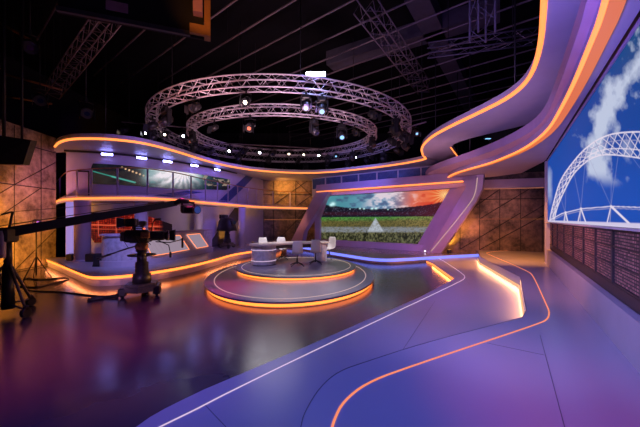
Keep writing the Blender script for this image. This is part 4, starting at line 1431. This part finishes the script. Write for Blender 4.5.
rr = random.Random(11)
NB = 24
for k in range(NB):
    a = 2 * PI * (k + .5) / NB
    p = ring_point(*BR[:4], a, -BR[4] / 2 - .03, 0)
    if min((p - q).length for q in taken) < .75:
        continue
    kind = 'moving_head_light' if k % 2 else 'par_can'
    lens = 'off'; lbl = 'dark unlit lamp hanging under the big outer ring truss'
    lamp(kind, lens, p, a + PI / 2 + rr.uniform(-.5, .5), ('dark yoke mounted moving lamp hanging under the big outer ring truss' if k % 2 else 'dark can lamp with barn doors hanging under the big outer ring truss'), g1 + (' with yokes' if k % 2 else ' with barn doors'), rr.uniform(.95, 1.15))
for k in range(14):
    a = 2 * PI * (k + .3) / 14
    p = ring_point(*IR[:4], a, -IR[4] / 2 - .03, IR[5])
    if min((p - q).length for q in taken) < .75:
        continue
    lamp('moving_head_light' if k % 3 else 'par_can', 'off', p, a + PI / 2 + rr.uniform(-.6, .6), ('dark yoke mounted moving lamp hanging under the inner ring truss' if k % 3 else 'dark can lamp with barn doors hanging under the inner ring truss'), g2 + (' with yokes' if k % 3 else ' with barn doors'), rr.uniform(.8, 1.0))
# flood on the near side of the big ring
fp, fa = on_ring(316, BR)
fz = BR[2] + BR[4] / 2 + .03
fl = thing('flood_light', 'brilliant blue white flood bar standing on the near side of the big ring', 'light', (fp.x, fp.y, fz))
obj('housing', MB().cbox((0, .07, .13), (.72, .12, .26), .03), M['black'], fl, False)
obj('face', MB().box(-.32, .32, -.012, .005, .10, .24), M['flood'], fl, False)
obj('foot', MB().cbox((0, .05, .0), (.2, .1, .05), .01), M['black'], fl, False)

# rear lighting bar with small bright lamps
RB0, RB1 = Vector((-9.0, 17.3, 6.55)), Vector((5.2, 20.6, 6.55))
rb = thing('lighting_bar', 'long straight rear lighting bar behind the ring trusses', 'lighting bar', tuple((RB0 + RB1) / 2))
obj('tube', MB().tube([RB0, RB1], .035, 8), M['pipe'], rb)
for k in range(5):
    p = RB0.lerp(RB1, (k + .5) / 5)
    obj('hanger', MB().cyl(p, (p.x, p.y, 9.6), .012, n=6), M['black'], rb)
def bar_pt(px):
    for k in range(2000):
        p = RB0.lerp(RB1, k / 1999)
        if 320 + F0 * p.x / p.y >= px:
            return p
    return RB1
lit = {230: ('hot', 'white lit lamp on the rear bar, leftmost of the bright ones'), 260: ('hot', 'white lit lamp on the rear bar above the orange tiled recess'), 289: ('warm', 'warm lit lamp on the rear bar right of the tiled recess'),
       304: ('warm', 'warm lit lamp on the rear bar above the left frame leg'), 319: ('hot', 'brightest white lamp on the rear bar under the middle of the inner ring'), 336: ('cyan', 'bluish lit lamp on the rear bar above the first blue panes'), 355: ('hot', 'white lit lamp on the rear bar, furthest along its right half')}
for px in (186, 200, 212, 230, 245, 260, 274, 289, 304, 319, 336, 355, 372, 388):
    p = bar_pt(px) - Vector((0, 0, .03))
    if px in lit:
        lamp('par_can', lit[px][0], p, rr.uniform(-.15, .15), lit[px][1], g3 + ' that are lit', 1.0)
    else:
        lamp('par_can', 'off', p, rr.uniform(-.6, .6), 'dark can lamp hanging from the straight rear lighting bar', g3 + ' that are dark', 1.1)
# lamps beyond the left of the big ring, on a short bar
lb1 = thing('lighting_bar', 'short lighting bar at the left beyond the big ring over the balcony', 'lighting bar', (-8.3, 14.6, 6.6))
A_, B_ = Vector((-9.4, 14.2, 6.6)), Vector((-6.4, 15.2, 6.6))
obj('tube', MB().tube([A_, B_], .035, 8), M['pipe'], lb1)
for k in (.1, .9):
    p = A_.lerp(B_, k); obj('hanger', MB().cyl(p, (p.x, p.y, 9.6), .012, n=6), M['black'], lb1)
for f, ln_, lbx in ((.05, 'warm', 'warm lit lamp at the left end of the short bar over the balcony'), (.35, 'hot', 'sparkling white lamp on the short bar over the balcony'), (.6, 'warm', 'warm lit lamp in mid run of the short bar over the balcony'), (.85, 'hot', 'white lit lamp at the right end of the short bar over the balcony')):
    lamp('par_can', ln_, A_.lerp(B_, f) - Vector((0, 0, .03)), -.5 + f, lbx, 'lit lamps over the balcony', 1.0)
# bar behind the canopy tip
lb2 = thing('lighting_bar', 'short lighting bar right of the big ring before the canopy tip', 'lighting bar', (3.5, 12.3, 5.75))
A2, B2 = Vector((2.95, 13.0, 5.75)), Vector((4.1, 11.6, 5.75))
obj('tube', MB().tube([A2, B2], .03, 8), M['pipe'], lb2)
for k in (.1, .9):
    p = A2.lerp(B2, k); obj('hanger', MB().cyl(p, (p.x, p.y, 9.6), .012, n=6), M['black'], lb2)
lamp('par_can', 'cyan', A2.lerp(B2, .75) - Vector((0, 0, .03)), .1, 'small blue lit lamp right of the big ring end', 'lamps on the bar right of the rings', .8)
for f in (.1, .45):
    lamp('par_can', 'off', A2.lerp(B2, f) - Vector((0, 0, .03)), .7, 'dark can lamp on the short bar right of the big ring', 'dark lamps right of the rings', 1.1)
dl = thing('hole_downlight', 'small pale lamp seen through the opening of the canopy', 'light', (*FZ(488, 139, 5.9), 5.9))
hx_, hy_ = FZ(488, 139, 5.9)
obj('housing', MB().cbox((0, 0, .08), (.30, .2, .12), .02).cyl((0, 0, .1), (0, 0, 3.7), .015, n=6), M['black'], dl, False)
obj('lamp', MB().box(-.12, .12, -.06, .06, .005, .022), M['cyan'], dl, False)

# ------------------------------------------------------------------ ceiling grid
PD = Vector((-.788, .616, 0)); PN = Vector((.616, .788, 0))
def pipe(c0, c1, off, z, r, label, m=M['pipe'], hang=2):
    a = PN * off + PD * c0; b = PN * off + PD * c1
    a.z = b.z = z
    t = thing('ceiling_pipe', label, 'pipe', tuple((a + b) / 2), 0, 'parallel ceiling pipes')
    obj('tube', MB().tube([a, b], r, 6), m, t)
    for k in range(hang):
        p = a.lerp(b, (k + .5) / hang)
        obj('hanger', MB().cyl(p, (p.x, p.y, 9.6), .01, n=5), M['black'], t)
for k in range(17):
    o_ = 2.2 + k * 1.05
    pipe(-7.5 + (k % 3) * .7, 14.5 + (k % 4) * .8, o_, 8.35, .03, 'thin dull pipe running slantwise under the black ceiling')
def girder(a, b, w, label, name='ceiling_girder', m=M['pipe'], n=16):
    t = thing(name, label, 'girder', tuple((a + b) / 2))
    d = (b - a).normalized(); s = Vector((-d.y, d.x, 0)) * w / 2; u = Vector((0, 0, w / 2))
    if abs(d.z) > .8:
        s = Vector((w / 2, 0, 0)); u = Vector((0, w / 2, 0))
    cs4 = [s + u, s - u, -s - u, -s + u]
    for c in cs4:
        obj('chord', MB().tube([a + c, b + c], .022, 6), m, t)
    for i in range(4):
        obj('bracing', MB().tube([a.lerp(b, k / n) + cs4[i if k % 2 else (i + 1) % 4] for k in range(n + 1)], .010, 4), m, t)
    if abs(d.z) < .8:
        for k in (.2, .8):
            p = a.lerp(b, k)
            obj('hanger', MB().cyl(p, (p.x, p.y, 9.6), .012, n=5), M['black'], t)
    return t
girder(AY(112, 12, 8.2), AY(52, 92, 12.2), .45, 'lattice girder slanting down over the left wall', n=22)
ga = AY(362, 0, 8.2); gb = AY(424, 88, 13.6); gb.z = ga.z = 7.95
girder(ga, gb, .5, 'lattice girder under the ceiling right of the blue flood', n=18)
girder(Vector((3.35, 6.2, 5.75)), Vector((3.35, 6.2, 9.58)), .34, 'upright lattice mast hanging near the canopy edge', 'lattice_mast', M['dark'], n=14)
gc, gd = Vector((3.2, 8.9, 7.0)), Vector((5.9, 8.2, 7.0))
girder(gc, gd, .3, 'short level girder behind the upright mast near the canopy', m=M['dark'], n=10)
# solid beams of the roof
for (px0, py0, px1, py1, lb_) in ((330, 70, 500, 20, 'broad dark roof beam crossing above the blue flood'), (415, 0, 470, 110, 'broad dark roof beam running back over the right side')):
    a, b = AY(px0, py0, 1), AY(px1, py1, 1)
    pa = Vector((a.x * 6.9 / (a.z - 2), 6.9 / (a.z - 2), 9.0)); pb = Vector((b.x * 6.9 / (b.z - 2), 6.9 / (b.z - 2), 9.0))
    s = Vector((-(pb - pa).y, (pb - pa).x, 0)).normalized() * .35
    mb = MB().loft([[p + s, p - s, p - s + Vector((0, 0, .6)), p + s + Vector((0, 0, .6))] for p in (pa, pb)], smooth=False)
    t = thing('roof_beam', lb_, 'beam', tuple((pa + pb) / 2))
    obj('web', mb, M['dark'], t)
# hanging service platform, upper left
gx = thing('hanging_gantry', 'dark hanging service box with one amber lit end at the top', 'gantry', (-4.3, 5.6, 7.0))
A = FZ(98, 21, 6.2); B = FZ(211, 42, 6.2)
def GP(u, v, z):
    dx = Vector((B[0] - A[0], B[1] - A[1])).normalized(); dn = Vector((dx.y, -dx.x))
    L = math.dist(A, B)
    return Vector((A[0] + dx.x * L * u + dn.x * v, A[1] + dx.y * L * u + dn.y * v, z))
def gbox(u0, u1, v0, v1, z0, z1):
    return MB().loft([[GP(u, v0, z0), GP(u, v1, z0), GP(u, v1, z1), GP(u, v0, z1)] for u in (u0, u1)], smooth=False)
obj('side_panel', gbox(-.3, .93, 0, .05, 6.2, 8.6), M['void'], gx)
obj('top_plate', gbox(-.3, 1, 0, 1.2, 8.55, 8.62), M['void'], gx)
obj('end_post', gbox(.935, .995, .0, .16, 6.2, 8.6), M['ductside'], gx)
obj('end_lip', gbox(.80, .995, .16, .24, 6.2, 6.42), M['ductside'], gx)
obj('lower_rail', gbox(-.3, .80, .05, .12, 6.2, 6.3), M['dark'], gx)
obj('name_plate', gbox(.07, .25, .05, .07, 6.45, 6.65), M['label'], gx)
obj('hoist_motor', gbox(.83, .92, .052, .25, 6.7, 7.3), M['label'], gx)
for u in (-.2, .5, .95):
    p = GP(u, .3, 8.6); obj('hanger', MB().cyl(p, (p.x, p.y, 9.6), .03, n=6), M['black'], gx)
# dark hanging screen back at the left edge
hm = thing('hanging_monitor', 'dark back of a big slanted monitor hanging at the left edge', 'monitor', tuple(AY(12, 152, 8.4)))
a0, a1, a2, a3 = AY(-16, 133, 8.3), AY(31, 140, 8.6), AY(23, 164.5, 8.6), AY(-16, 164.5, 8.3)
nn = Vector((.05, .14, 0))
obj('panel', MB().loft([[a0, a1, a2, a3], [p + nn for p in (a0, a1, a2, a3)]], smooth=False), M['gear'], hm)
obj('mount', MB().cyl(tuple(AY(4, 138, 8.45)), (*AY(4, 138, 8.45).xy, 9.6), .04).cyl(tuple(AY(22, 141, 8.6)), (*AY(22, 141, 8.6).xy, 9.6), .03), M['black'], hm)
# low cross pipes over the left with dim lamps
for (pa, pb, lb_) in ((AY(-10, 17, 9.5), AY(30, 40, 9.5), 'reddish pipe end over the far left at the top'), (AY(5, 74, 11), AY(62, 90, 11.5), 'rust lit pipe over the left wall'), (AY(5, 96, 11.6), AY(52, 104, 12), 'lower rust lit pipe over the left wall')):
    t = thing('service_pipe', lb_, 'pipe', tuple((pa + pb) / 2))
    obj('tube', MB().tube([pa, pb], .04, 8), M['copper'], t)
    for k in (.15, .85):
        p = pa.lerp(pb, k); obj('hanger', MB().cyl(p, (p.x, p.y, 9.6), .012, n=5), M['black'], t)
for px, py, Y, lb_, ln_ in ((40, 85, 10.8, 'rust lit can lamp high over the left wall', 'off'), (86, 98, 11.0, 'can lamp with amber lit side high left of the rings', 'off'), (30, 30, 9.2, 'dark can lamp at the top left under the ceiling', 'off')):
    p = AY(px, py, Y)
    t = lamp('par_can', ln_, p, .8, lb_, 'lamps over the left', 1.4)
    obj('drop_pole', MB().cyl((0, 0, 0), (0, 0, (9.6 - p.z) / 1.4), .012, n=6), M['black'], t, False)

# ------------------------------------------------------------------ light
def spot(loc, aim, col, power, size=60, blend=.8, radius=.15):
    l = bpy.data.lights.new('wash_fill_spot', 'SPOT')
    l.energy = power; l.color = col; l.spot_size = math.radians(size); l.spot_blend = blend; l.shadow_soft_size = radius
    o = bpy.data.objects.new('wash_fill_spot', l); C.objects.link(o)
    o.location = loc
    o.rotation_euler = (Vector(aim) - Vector(loc)).to_track_quat('-Z', 'Y').to_euler()
    return o


BLUE, VIO, MAG, WHT, ORG = (.10, .17, 1.0), (.42, .24, 1.0), (1.0, .04, .32), (1.0, .93, .97), (1.0, .36, .05)
# walkways
spot((-1.5, -1.0, 7.5), (1.0, 4.6, 0), BLUE, 2000, 62, 1.0, .4)
spot((2.0, -1.2, 7.0), (4.0, 5.0, .4), (.22, .18, 1.0), 900, 60, 1.0, .4)
spot((.2, 1.8, 1.3), (4.2, 4.9, .68), (.42, .46, 1.0), 170, 50, 1.0, .2)
spot((.6, -.8, 4.8), (2.1, 2.55, .4), (1.0, .10, .42), 520, 26, 1.0, .3)
spot((-.5, 3.0, 8.5), (4.0, 8.8, .3), (.30, .18, 1.0), 1900, 34, 1.0, .4)
spot((6.9, 10.4, 3.9), (7.4, 12.6, .4), (1.0, .33, .06), 1300, 85, .9, .2)
spot((-1.6, 2.6, 3.4), (4.6, 5.6, .9), (.46, .40, 1.0), 900, 64, 1.0, .3)
spot((.5, 5.0, 3.0), (5.4, 6.6, 1.5), (1.0, .36, .40), 700, 50, 1.0, .3)
# round stage
spot((-1.2, 5.2, 6.9), (-.4, 7.9, .2), (1.0, .90, .98), 1900, 30, .9, .2)
spot((-3.6, 7.0, 6.6), (-1.9, 11.2, .7), (.55, .46, 1.0), 1100, 30, .9, .2)
spot((.2, 17.6, 6.3), (-.5, 11.8, .6), (1.0, .93, .96), 900, 36, .9, 1.2)
spot((-2.6, 17.2, 6.3), (-.9, 8.2, .2), (1.0, .93, .97), 330, 28, .9, 1.7)
spot((-4.6, 9.2, 5.6), (-2.6, 8.0, .1), MAG, 1500, 26, 1.0, .2)
spot((-3.2, 9.0, 5.8), (-3.3, 6.0, .0), MAG, 1100, 34, 1.0, .2)
spot((-4.2, 2.4, 6.8), (-4.2, 4.4, .0), (1.0, .04, .22), 1500, 34, 1.0, .2)
spot((3.0, 9.6, 4.8), (.4, 13.0, .8), (1.0, .93, .96), 1500, 22, .9, .2)
spot((-1.6, 8.2, 6.0), (-1.9, 12.6, .95), (1.0, .93, .96), 2200, 20, .9, .2)
spot((-3.0, 1.0, 7.0), (-3.2, 4.6, 0), (.34, .12, 1.0), 1200, 50, 1.0, .2)
# bar desk, balcony
spot((-4.2, 6.6, 5.6), (-7.0, 11.0, .9), (.30, .30, 1.0), 1500, 33, .9, .3)
spot((-4.6, 9.6, 4.7), (-8.4, 13.6, 3.7), (.24, .12, 1.0), 200, 70, .9, .3)
spot((-2.6, 12.6, 5.6), (-6.0, 18.0, 3.8), (.17, .10, 1.0), 900, 60, .9, .3)
spot((-2.6, 13.2, 2.5), (-6.0, 17.6, 1.5), (.46, .26, 1.0), 200, 80, .9, .3)
spot((-6.4, 9.4, 2.4), (-8.6, 13.3, 1.9), (.40, .30, 1.0), 45, 90, .9, .3)
spot((-4.4, 8.8, 4.2), (-8.0, 12.8, 5.0), (.45, .28, .8), 90, 80, 1.0, .3)
spot((-4.6, 6.0, .8), (-6.2, 9.4, .2), (.75, .38, 1.0), 90, 60, 1.0, .3)
spot((-5.2, 14.1, 1.9), (-6.15, 15.1, 2.0), (1.0, .66, .22), 45, 60, .9, .1)
spot((1.0, 18.0, .6), (-.6, 20.2, 1.3), (.18, .22, 1.0), 90, 50, .9, .1)
spot((-3.3, 8.8, .6), (-4.7, 8.0, 1.3), (1.0, .42, .10), 110, 80, .9, .1)
# frame, tiles
spot((-.5, 9.6, 5.6), (3.4, 17.6, 2.0), (.48, .27, .95), 2100, 46, .9, .3)
spot((3.0, 10.6, 3.0), (5.8, 15.8, 1.6), (.62, .18, 1.0), 480, 50, .9, .3)
spot((1.0, 15.6, 4.4), (3.0, 19.5, 4.5), (.16, .20, 1.0), 320, 100, .9, .3)
spot((7.5, 14.7, .75), (7.5, 15.7, 2.7), (1.0, .32, .10), 150, 110, .9, .1)
spot((9.0, 13.4, 2.8), (9.3, 15.1, 2.2), (1.0, .35, .25), 60, 110, .9, .1)
# canopies
spot((.8, 7.2, 2.4), (4.6, 8.4, 5.0), (.55, .30, .72), 620, 90, 1.0, .4)
spot((1.2, 2.4, 2.8), (3.4, 5.4, 5.0), (.30, .22, 1.0), 640, 90, 1.0, .4)
spot((3.0, 10.0, 2.8), (5.6, 13.4, 4.4), (.75, .36, .55), 420, 80, 1.0, .4)
# left wall
spot((-8.9, 8.4, 1.2), (-11.7, 11.4, 1.9), (1.0, .33, .02), 1450, 72, .9, .3)
spot((-8.6, 9.4, 1.6), (-11.7, 12.8, 3.2), (.62, .10, .95), 420, 44, .9, .3)
spot((-9.9, 9.4, .5), (-11.5, 10.8, 1.2), (1.0, .42, .03), 420, 120, .9, .2)
spot((-3.0, 21.6, 4.7), (-2.4, 23.4, 3.9), (1.0, .38, .05), 480, 120, .9, .2)
spot((-2.0, 19.5, 2.4), (-1.5, 23.4, 1.4), (1.0, .35, .12), 100, 80, .9, .2)
for x, y, z, aim in up_lights:
    spot((x, y, z), (x + .3, y + .7, z + 1.2), (1.0, .46, .05), 170, 90, .8, .05)
# added fill in place of glow that rises to the trusses and the roof
spot((-1.0, 8.0, 2.6), (-1.6, 12.0, 6.4), (1.0, .62, .78), 1200, 110, 1.0, .5)
spot((-4.0, 9, 4.6), (-5.0, 11, 9.5), (1.0, .42, .42), 200, 120, 1.0, .5)
spot((fp.x, fp.y - .35, fz - .1), (fp.x, fp.y + .4, fz - 1.2), (.40, .48, 1.0), 60, 110, .8, .1)
spot((fp.x, fp.y - .6, fz + .5), (fp.x, fp.y + .2, fz - .2), (.20, .26, 1.0), 60, 140, .9, .1)
spot(GP(.85, 1.6, 6.0), GP(.95, .1, 7.0), (1.0, .36, .06), 60, 60, .9, .1)


def tape(a, b, z, h, aim, col, power):       # the light tape tucked along a riser
    l = bpy.data.lights.new('riser_tape', 'AREA'); l.shape = 'RECTANGLE'
    a, b = Vector((a[0], a[1], z)), Vector((b[0], b[1], z))
    l.size = (b - a).length; l.size_y = h; l.energy = power; l.color = col
    o = bpy.data.objects.new('riser_tape', l); C.objects.link(o)
    o.location = (a + b) / 2 + Vector(aim) * .04
    zx = -Vector(aim).normalized(); xx = (b - a).normalized(); yy = zx.cross(xx)
    o.rotation_euler = Matrix((xx, yy, zx)).transposed().to_euler()


for a, b, pw in zip(rl[:-1], rl[1:], (19, 26, 6)):
    d_ = Vector((b[0] - a[0], b[1] - a[1], 0)).normalized()
    tape(a, b, Z_MID + .13, .12, (-d_.y, d_.x, -.15), (1.0, .44, .18), pw)
lfp = offset(left_front, -.055)
cuts = [0, 5, 9, 12, 15, 19, 24, 29, 34, len(lfp) - 1]
for a, b in zip(cuts[:-1], cuts[1:]):
    a, b = lfp[min(a, len(lfp) - 1)], lfp[min(b, len(lfp) - 1)]
    if math.dist(a, b) > .2:
        d_ = Vector((b[0] - a[0], b[1] - a[1], 0)).normalized()
        tape(a, b, Z_LEFT - .09, .04, (-d_.y * .0 + d_.y * .35, -d_.x * .35, -.7), (1.0, .30, .12), 2.2 * math.dist(a, b))
tape(FZ(455, 278, Z_MID), FZ(433, 262.8, Z_MID), .07, .08, (-.98, -.16, -.1), (1.0, .25, .04), 22)

w = bpy.data.worlds.new('World'); bpy.context.scene.world = w
w.use_nodes = True
w.node_tree.nodes['Background'].inputs[0].default_value = (.003, .002, .004, 1)
w.node_tree.nodes['Background'].inputs[1].default_value = 1.0

# ------------------------------------------------------------------ camera
cd = bpy.data.cameras.new('camera'); co = bpy.data.objects.new('camera', cd); C.objects.link(co)
cd.sensor_width = 36; cd.lens = F0 / 640 * 36
cd.shift_y = (HOR - 213.5) / 640
cd.clip_start = .05; cd.clip_end = 200
co.location = (0, 0, H); co.rotation_euler = (PI / 2, 0, 0)
sc = bpy.context.scene
sc.camera = co
sc.view_settings.view_transform = 'Standard'
sc.view_settings.look = 'None'
sc.view_settings.exposure = 0
sc.view_settings.gamma = 1
sc.view_settings.use_curve_mapping = False
sc.cycles.use_denoising = True
sc.cycles.max_bounces = 6
sc.cycles.sample_clamp_indirect = 6
